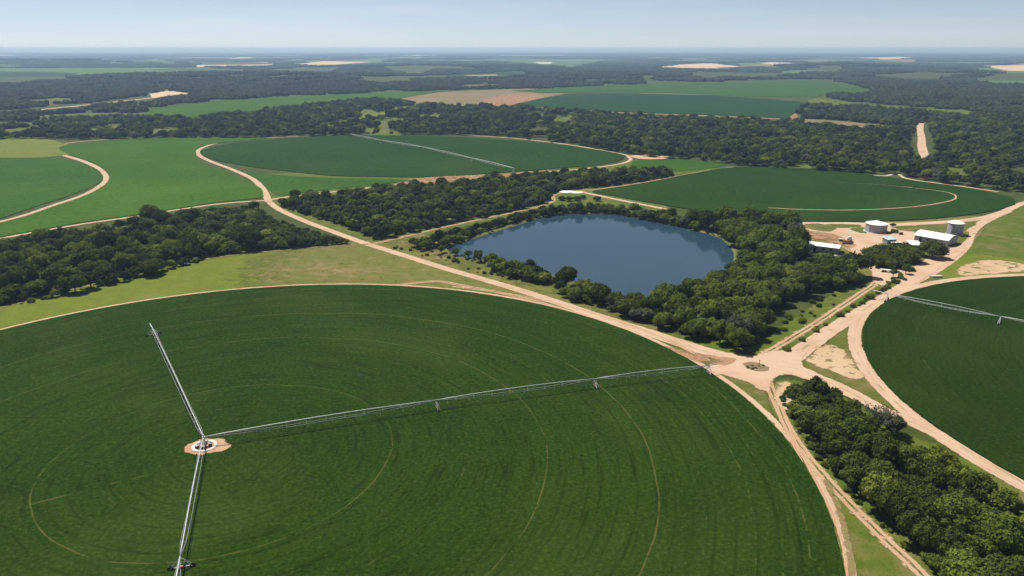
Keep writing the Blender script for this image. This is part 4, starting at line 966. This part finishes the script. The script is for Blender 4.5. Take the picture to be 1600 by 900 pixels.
rig = empty('irrigation_pivot', (PIV[0], PIV[1], 0)); tag(rig, 'three-armed centre pivot irrigator standing in the large round field', 'irrigator')
def loc(px, py): g = G(px, py); return (g[0] - PIV[0], g[1] - PIV[1])
m = MB()
for a in range(4):
    t = math.pi / 4 + a * math.pi / 2; m.tube([(1.5 * math.cos(t), 1.5 * math.sin(t), .5), (.28 * math.cos(t), .28 * math.sin(t), HP + .1)], .08, 5)
for z, q in ((1.3, 1.06), (2.2, .66)):
    for a in range(4):
        t = math.pi / 4 + a * math.pi / 2; t2 = t + math.pi / 2; m.tube([(q * math.cos(t), q * math.sin(t), z), (q * math.cos(t2), q * math.sin(t2), z)], .045, 4)
m.tube([(0, 0, .3), (0, 0, HP + .7)], .16, 8); m.lathe([(.36, HP - .15), (.36, HP + .15)], 12)
pt = m.build('pivot_tower', M['steel'], rig)
m = MB(); m.box((.75, -.25, 1.5), (.35, .5, .9)); m.build('control_box', M['steel_dark'], pt)
for stops, end in (([(683, 640), (930, 606), (1107, 585)], (1118, 583)), ([(240, 525)], (236, 518)), ([(284.5, 890)], (240, 1150))):
    st = [loc(*q) for q in stops]; en = loc(*end)
    arm(rig, (0, 0), st, en, HP)
# concrete ring and boxes around the pivot
m = MB(); m.lathe([(2.35, .55), (2.35, .74), (3.2, .74), (3.2, .55)], 40, (PIV[0] + .1, PIV[1] - .35, 0), False); tag(m.build('concrete_ring', M['concrete']), 'white concrete ring around the foot of the irrigator', 'kerb ring')
for (dx, dy, sx, sy, sz, lb) in ((-1.35, -1.4, .8, .8, .8, 'small dark pump box at the left inside the white ring'), (.2, -1.5, 1.3, .8, .7, 'long dark pump box at the front inside the white ring'), (1.65, -.3, .8, 1.1, 1.0, 'tall dark pump box at the right inside the white ring')):
    e = empty('pump_box', (PIV[0] + dx, PIV[1] + dy, .57), R.uniform(-.3, .3)); tag(e, lb, 'pump', 'pump boxes in the ring')
    m = MB(); m.box((0, 0, sz * .45), (sx, sy, sz * .9), 0, .92); m.build('body', M['darkmetal'], e)
    m = MB(); m.box((0, 0, sz * .93), (sx * .98, sy * .98, sz * .06)); m.tube([(sx * .2, 0, sz * .95), (sx * .2, 0, sz * 1.25)], .06, 6); m.build('lid', M['steel_dark'], e)
# right-hand rig
b1 = np.array(G(1385, 471)); b2 = np.array(G(1561, 507)); dirb = (b2 - b1) / np.linalg.norm(b2 - b1)
cB = b2 + dirb * 62
rig2 = empty('irrigation_pivot', (cB[0], cB[1], 0)); tag(rig2, 'irrigator arm entering over the round field at the right frame edge', 'irrigator')
L2 = lambda q: (q[0] - cB[0], q[1] - cB[1])
arm(rig2, (0, 0), [L2(b2), L2(b1)], L2(np.array(G(1361, 465))), 3.3)
m = MB(); m.tube([(0, 0, 0), (0, 0, 4)], .2, 8); m.lathe([(1.2, 0), (.3, 3.4)], 6); m.build('pivot_tower', M['steel'], rig2)
# far rig, its towers out of line as in the photo
tw = [G(548, 215), G(595, 225), G(661, 236), G(737, 254), G(803, 270.5)]
rig3 = empty('irrigation_pivot', (*tw[-1], 0)); tag(rig3, 'thin bowed irrigator crossing the far round green field', 'irrigator')
for i in range(4):
    a = (tw[i][0] - tw[-1][0], tw[i][1] - tw[-1][1]); b = (tw[i + 1][0] - tw[-1][0], tw[i + 1][1] - tw[-1][1])
    span(rig3, a, b, 4.2, False, True, .5, .22)
    ang = math.atan2(b[1] - a[1], b[0] - a[0])
    if i < 3: tower(rig3, b[0], b[1], ang, 4.2)
m = MB(); m.lathe([(1.6, 0), (.4, 4.6)], 6); m.tube([(0, 0, 0), (0, 0, 5.)], .25, 8); m.build('pivot_tower', M['steel'], rig3)

# ------------------------------------------------------------------ farm buildings
def frame(p, q):
    p, q = np.array(p), np.array(q); d = q - p; return p, float(np.linalg.norm(d)), math.atan2(d[1], d[0])
# long shed: front wall from p to q
p, L, a = frame(G(1262, 391), G(1309, 397))
e = empty('long_shed', (p[0], p[1], 0), a); tag(e, 'long low shed with a bright white flat roof beside the wood', 'shed')
D, H = 7.5, 3.0
m = MB(); m.box((L / 2, D / 2, H / 2), (L, D, H)); m.build('wall', M['wall'], e)
m = MB(); z0, z1 = H + .05, H + 1.0
m.add([(-.5, -.6, z0), (L + .5, -.6, z0), (L + .5, D / 2, z1), (-.5, D / 2, z1), (L + .5, D + .6, z0), (-.5, D + .6, z0), (-.5, -.6, z0 - .12), (L + .5, -.6, z0 - .12), (L + .5, D + .6, z0 - .12), (-.5, D + .6, z0 - .12)],
      [(0, 1, 2, 3), (3, 2, 4, 5), (6, 7, 1, 0), (8, 9, 5, 4), (7, 8, 4, 2, 1), (9, 6, 0, 3, 5), (9, 8, 7, 6)]); m.build('roof', M['roof'], e)
for x in (3.4, 7.4, 11.2):
    m = MB(); m.box((x, -.03, 1.15 if x < 4 else 1.6), (1.1 if x < 4 else 1.4, .1, 2.2 if x < 4 else 1.0)); m.build('door' if x < 4 else 'window', M['dark'], e)
# faceted tank
c = (np.array(G(1353, 362)) + np.array(G(1387, 363))) / 2 + np.array((0, 1.5))
e = empty('water_tank', (c[0], c[1], 0), .2); tag(e, 'broad faceted grey tank with a shallow white cone roof', 'tank')
m = MB(); m.lathe([(5.8, 0), (5.8, 4.7)], 12); m.build('wall', M['tankwall'], e)
m = MB(); m.lathe([(6.05, 4.65), (6.1, 4.82), (3.1, 5.6), (.35, 6.4)], 12); r_ = m.build('roof', M['roof'], e)
m = MB(); m.lathe([(.4, 6.35), (.4, 6.7), (.1, 6.8)], 10); m.build('vent_cap', M['steel_dark'], r_)
m = MB(); m.lathe([(6.9, 0), (6.8, .25)], 12); m.build('footing', M['greyconc'], e)
# arched barn
p, L, a = frame(G(1428, 376), G(1480, 385.5)); q = np.array(G(1491, 379)); D = float(np.linalg.norm(q - np.array(G(1480, 385.5))))
e = empty('arched_barn', (p[0], p[1], 0), a); tag(e, 'long grey barn with a curved bright white roof beside the silo', 'barn')
H, rise = 3.1, 1.9
arcp = [(D * i / 12, H + rise * math.sin(math.pi * i / 12) ** .9) for i in range(13)]
m = MB()
for x in (0, L):
    b_ = len(m.v); m.v += [(x, 0, 0), (x, D, 0)] + [(x, y, z) for y, z in arcp[::-1]]
    m.f.append(tuple(range(b_, b_ + 15)) if x else tuple(range(b_, b_ + 15))[::-1])
m.add([(0, 0, 0), (L, 0, 0), (L, 0, H), (0, 0, H)], [(0, 1, 2, 3)]); m.add([(0, D, 0), (L, D, 0), (L, D, H), (0, D, H)], [(3, 2, 1, 0)])
m.build('wall', M['wall'], e)
m = MB(); k = len(arcp); o_ = [(y + (y - D / 2) * .05, z + .12) for y, z in arcp]
for x in (-.4, L + .4):
    m.v += [(x, y, z) for y, z in o_] + [(x, y, z - .15) for y, z in o_]
for i in range(k - 1):
    m.f += [(i, 2 * k + i, 2 * k + i + 1, i + 1), (k + i + 1, 3 * k + i + 1, 3 * k + i, k + i), (i + 1, k + i + 1, k + i, i), (2 * k + i, 3 * k + i, 3 * k + i + 1, 2 * k + i + 1)]
m.build('roof', M['roof'], e)
m = MB(); m.box((L + .04, D * .5, 1.5), (.12, 3.4, 3.0)); m.build('door', M['steel_dark'], e)
m = MB(); m.box((3.2, -.04, 1.3), (1.2, .1, 2.4)); m.build('door', M['dark'], e)
for x in (7., 11.):
    m = MB(); m.box((x, -.04, 1.9), (1.5, .1, .8)); m.build('window', M['dark'], e)
# silo
c = (np.array(G(1481.5, 367)) + np.array(G(1504, 367))) / 2 + np.array((0, 1.))
e = empty('silo', (c[0], c[1], 0)); tag(e, 'tall round grey silo with a white cone roof beside the farm road', 'silo')
m = MB(); m.lathe([(4.05 + (.05 if i % 2 else 0), i * .42) for i in range(17)], 32); m.build('wall', M['tankwall'], e)
m = MB(); m.lathe([(4.3, 6.65), (4.3, 6.8), (.5, 8.4)], 32); r_ = m.build('roof', M['roof'], e)
m = MB(); m.lathe([(.55, 8.35), (.55, 8.7), (.1, 8.85)], 12); m.build('vent_cap', M['steel_dark'], r_)
m = MB()
for s_ in (-.25, .25): m.tube([(-2.9 + s_ * .7, -3.1 - s_ * .7, 0), (-2.9 + s_ * .7, -3.1 - s_ * .7, 7.)], .05, 4)
for i in range(14): m.tube([(-3.07, -2.93, .5 + i * .47), (-2.73, -3.27, .5 + i * .47)], .03, 4)
m.build('ladder', M['steel_dark'], e)
m = MB(); m.lathe([(4.6, 0), (4.5, .3)], 32); m.build('footing', M['greyconc'], e)
# small sheds among the trees
def shed(name, a_, b_, D, H, roofm, label):
    p, L, a = frame(G(*a_), G(*b_)); e = empty(name, (p[0], p[1], 0), a); tag(e, label, 'shed')
    m = MB(); m.box((L / 2, D / 2, H / 2), (L, D, H)); m.build('wall', M['wall'], e)
    m = MB(); m.add([(-.3, -.4, H + .05), (L + .3, -.4, H + .05), (L + .3, D + .4, H + .7), (-.3, D + .4, H + .7), (-.3, -.4, H - .05), (L + .3, -.4, H - .05), (L + .3, D + .4, H + .6), (-.3, D + .4, H + .6)],
                    [(0, 1, 2, 3), (7, 6, 5, 4), (4, 5, 1, 0), (5, 6, 2, 1), (6, 7, 3, 2), (7, 4, 0, 3)]); m.build('roof', M[roofm], e)
    m = MB(); m.box((L * .35, -.04, 1.0), (.95, .1, 1.9)); m.build('door', M['dark'], e)
shed('small_shed', (1421, 389), (1438, 390), 7., 2.3, 'roof', 'small shed with white sloping roof half hidden between farm trees')
shed('small_shed', (1386, 381), (1400, 380), 4., 2.2, 'blue', 'small shed with pale blue roof behind the farm trees')
shed('small_shed', (1400, 389), (1414, 388), 4., 2.0, 'white', 'low white roofed lean-to inside the farm tree clump')
# farm truck
x, y = G(1322, 377.5)
e = empty('farm_truck', (x, y, .14), rad(-18)); tag(e, 'farm truck with white cab and grey flatbed parked by the long shed', 'truck')
m = MB(); m.box((1.6, 0, 1.35), (1.9, 2.1, 1.5)); m.box((1.5, 0, 2.35), (1.5, 1.95, .7), 0, .85); m.box((2.75, 0, 1.05), (.7, 2.0, .9)); cab = m.build('cab', M['white'], e)
m = MB(); m.box((2.30, 0, 2.3), (.1, 1.7, .5)); m.build('windscreen', M['dark'], cab)
m = MB(); m.box((-1.7, 0, 1.15), (4.4, 2.3, .22)); m.box((.45, 0, 1.6), (.1, 2.3, 1.0)); m.build('flatbed', M['greyconc'], e)
m = MB(); m.box((-.2, 0, .8), (6.0, .8, .3)); m.build('chassis', M['darkmetal'], e)
for xx in (2.2, -2.2, -3.2):
    for yy in (-1., 1.):
        m = MB(); m.tube([(xx, yy - .16, .5), (xx, yy + .16, .5)], .5, 14); w = m.build('wheel', M['rubber'], e)
        m = MB(); m.tube([(xx, yy - .18, .5), (xx, yy + .18, .5)], .24, 10); m.build('rim', M['steel_dark'], w)
# disc plough beside it
x, y = G(1324, 382)
e = empty('disc_plough', (x, y, .14), rad(-10)); tag(e, 'dark disc plough resting in front of the farm truck', 'plough')
m = MB(); m.tube([(-2.6, 0, .9), (2.6, 0, .9)], .14, 6); m.tube([(-1.8, .9, .75), (1.8, .9, .75)], .1, 6); m.tube([(0, 0, .9), (0, 2.6, .7)], .12, 6)
for xx in (-1.8, 0, 1.8): m.tube([(xx, -.1, .9), (xx, 1., .75)], .09, 5)
m.build('frame', M['darkmetal'], e)
for i in range(9):
    m = MB(); xx = -2.4 + .6 * i; m.tube([(xx - .04, .15, .42), (xx + .04, -.05, .42)], .42, 12); m.build('disc', M['steel_dark'], e)
for s_ in (-2.3, 2.3):
    m = MB(); m.tube([(s_ - .12, 1.1, .4), (s_ + .12, 1.1, .4)], .4, 12); m.build('wheel', M['rubber'], e)
# flat trailer under the farm trees
x, y = G(1384, 425)
e = empty('flat_trailer', (x, y, .14), rad(-20)); tag(e, 'grey flat trailer parked under the farm trees', 'trailer')
m = MB(); m.box((0, 0, 1.0), (5.0, 2.2, .16)); m.tube([(2.5, 0, .85), (4.0, 0, .6)], .07, 5); m.build('deck', M['concrete'], e)
for xx in (-1.2, -.2):
    for yy in (-1., 1.):
        m = MB(); m.tube([(xx, yy - .12, .42), (xx, yy + .12, .42)], .42, 12); m.build('wheel', M['rubber'], e)
# concrete culvert by the round field
x, y = G(1464, 434)
e = empty('culvert', (x, y, 0), rad(4)); tag(e, 'pale concrete culvert block at the roadside above the round field', 'culvert')
m = MB(); m.box((0, 0, .45), (4.6, .5, .9)); m.box((-2.4, .7, .35), (.4, 1.8, .7), .5); m.box((2.4, .7, .35), (.4, 1.8, .7), -.5); m.build('headwall', M['concrete'], e)
m = MB(); m.tube([(-.2, -.3, .4), (-.2, .6, .4)], .33, 14); m.build('pipe', M['greyconc'], e)
m = MB(); m.box((1.0, 2.4, .3), (4.4, 1.6, .22)); m.build('slab', M['greyconc'], e)
# marker post on the traffic island
x, y = G(1186, 573)
e = empty('marker_post', (x, y, .18)); tag(e, 'short dark post standing on the weedy island in the junction', 'post')
m = MB(); m.tube([(0, 0, 0), (.02, 0, 2.1)], .09, 8); m.build('shaft', M['bark'], e)
m = MB(); m.box((.02, 0, 2.15), (.34, .08, .42)); m.build('plate', M['steel_dark'], e)
m = MB(); m.lathe([(.35, 0), (.25, .25), (.12, .35)], 8); m.build('base', M['darkmetal'], e)
# white lime heap behind the lake, white crates by the shed
for k, (px, py, w, h, lb) in enumerate(((886, 300, 5.5, .8, 'left half of the bright white lime heap behind the lake'), (902, 301, 4.5, .6, 'right half of the bright white lime heap behind the lake'))):
    x, y = G(px, py); m = MB(); V, Fc = icosphere(3); P = []
    for v in V:
        if v[2] < -.05: v = v * (1, 1, .05)
        q = 1 + .25 * mnoise.noise((v[0] * 2 + k * 9, v[1] * 2, v[2])); P.append((x + v[0] * w * q, y + v[1] * w * .9 * q, v[2] * h * q))
    m.add(P, Fc); tag(m.build('lime_heap', M['white'], None, True), lb, 'heap', 'lime heaps')
for k, (px, py, lb) in enumerate(((1267, 394, 'white crate nearest the door of the long shed'), (1290, 400, 'white crate lying at the edge of the wood'), (1305, 402, 'white crate between wood and farm track'))):
    x, y = G(px, py); e = empty('crate', (x, y, 0), R.uniform(0, 3)); tag(e, lb, 'crate', 'white crates by the shed')
    m = MB(); m.box((0, 0, .45), (1.5, 1.1, .9)); m.build('body', M['white'], e); m = MB(); m.box((0, 0, .94), (1.56, 1.16, .08)); m.build('lid', M['concrete'], e)

# ------------------------------------------------------------------ air, light, sky
m = MB(); HX, HY0, HY1, HZ0, HZ1 = 95000, -3500, 95000, -1.0, 112.0
m.v = [(x, y, z) for z in (HZ0, HZ1) for x, y in ((-HX, HY0), (HX, HY0), (HX, HY1), (-HX, HY1))]
m.f = [(3, 2, 1, 0), (4, 5, 6, 7), (0, 1, 5, 4), (1, 2, 6, 5), (2, 3, 7, 6), (3, 0, 4, 7)]
b = NB('hazy_air'); pv = b.n('ShaderNodeVolumePrincipled', {'Color': (.44, .66, 1.0), 'Absorption Color': (.28, .28, .28, 1), 'Density': 1.05e-4, 'Anisotropy': 0.2})
on = b.n('ShaderNodeOutputMaterial'); b.t.links.new(pv.outputs[0], on.inputs['Volume'])
tag(m.build('haze', b.m), 'thin blue haze lying over the whole plain', 'haze', None, 'stuff')

AZ, EL = rad(-38), rad(58)          # sun to the front left
sd = Vector((math.sin(AZ) * math.cos(EL), math.cos(AZ) * math.cos(EL), math.sin(EL)))
sun = bpy.data.lights.new('sun', 'SUN'); sun.energy = 4.8; sun.angle = rad(.53); sun.color = (1., .95, .87)
so = bpy.data.objects.new('sun', sun); C.objects.link(so); so.rotation_euler = sd.to_track_quat('Z', 'Y').to_euler(); so.location = (0, 0, 300)
w = bpy.data.worlds.new('World'); S.world = w; w.use_nodes = True; nt = w.node_tree; nt.nodes.clear()
sk = nt.nodes.new('ShaderNodeTexSky'); sk.sky_type = 'NISHITA'; sk.sun_disc = False; sk.sun_elevation = EL; sk.sun_rotation = AZ; sk.altitude = 1500; sk.air_density = .6; sk.dust_density = .15; sk.ozone_density = 3.0
bg = nt.nodes.new('ShaderNodeBackground'); bg.inputs[1].default_value = .07
ow = nt.nodes.new('ShaderNodeOutputWorld'); hs = nt.nodes.new('ShaderNodeHueSaturation'); hs.inputs['Saturation'].default_value = .62; hs.inputs['Value'].default_value = .92; nt.links.new(sk.outputs[0], hs.inputs['Color']); 
tc = nt.nodes.new('ShaderNodeTexCoord'); mp = nt.nodes.new('ShaderNodeMapping'); mp.inputs['Scale'].default_value = (1.6, 1.6, 22.); mp.inputs['Rotation'].default_value = (0.04, .03, 0)
cn = nt.nodes.new('ShaderNodeTexNoise'); cn.inputs['Scale'].default_value = 1.3; cn.inputs['Detail'].default_value = 5.; cn.inputs['Roughness'].default_value = .6
cr = nt.nodes.new('ShaderNodeMapRange'); cr.interpolation_type = 'SMOOTHSTEP'; cr.inputs[1].default_value = .42; cr.inputs[2].default_value = .75; cr.inputs[4].default_value = .16
cm_ = nt.nodes.new('ShaderNodeMix'); cm_.data_type = 'RGBA'; cm_.inputs[7].default_value = (9.2, 9.6, 9.8, 1)
nt.links.new(tc.outputs['Generated'], mp.inputs[0]); nt.links.new(mp.outputs[0], cn.inputs['Vector']); nt.links.new(cn.outputs[0], cr.inputs[0]); nt.links.new(cr.outputs[0], cm_.inputs[0])
nt.links.new(hs.outputs[0], cm_.inputs[6]); nt.links.new(cm_.outputs[2], bg.inputs[0]); nt.links.new(bg.outputs[0], ow.inputs[0])
S.view_settings.view_transform = 'Standard'; S.view_settings.look = 'None'; S.view_settings.exposure = .5; S.view_settings.gamma = 1; S.view_settings.use_curve_mapping = False
S.render.engine = 'CYCLES'
cy = S.cycles; cy.max_bounces = 5; cy.diffuse_bounces = 2; cy.glossy_bounces = 2; cy.transmission_bounces = 2; cy.volume_bounces = 0; cy.transparent_max_bounces = 12
cy.use_denoising = True; cy.denoiser = 'OPENIMAGEDENOISE'; cy.denoising_input_passes = 'RGB_ALBEDO_NORMAL'
cy.use_adaptive_sampling = True; cy.adaptive_threshold = .01
S.render.film_transparent = False
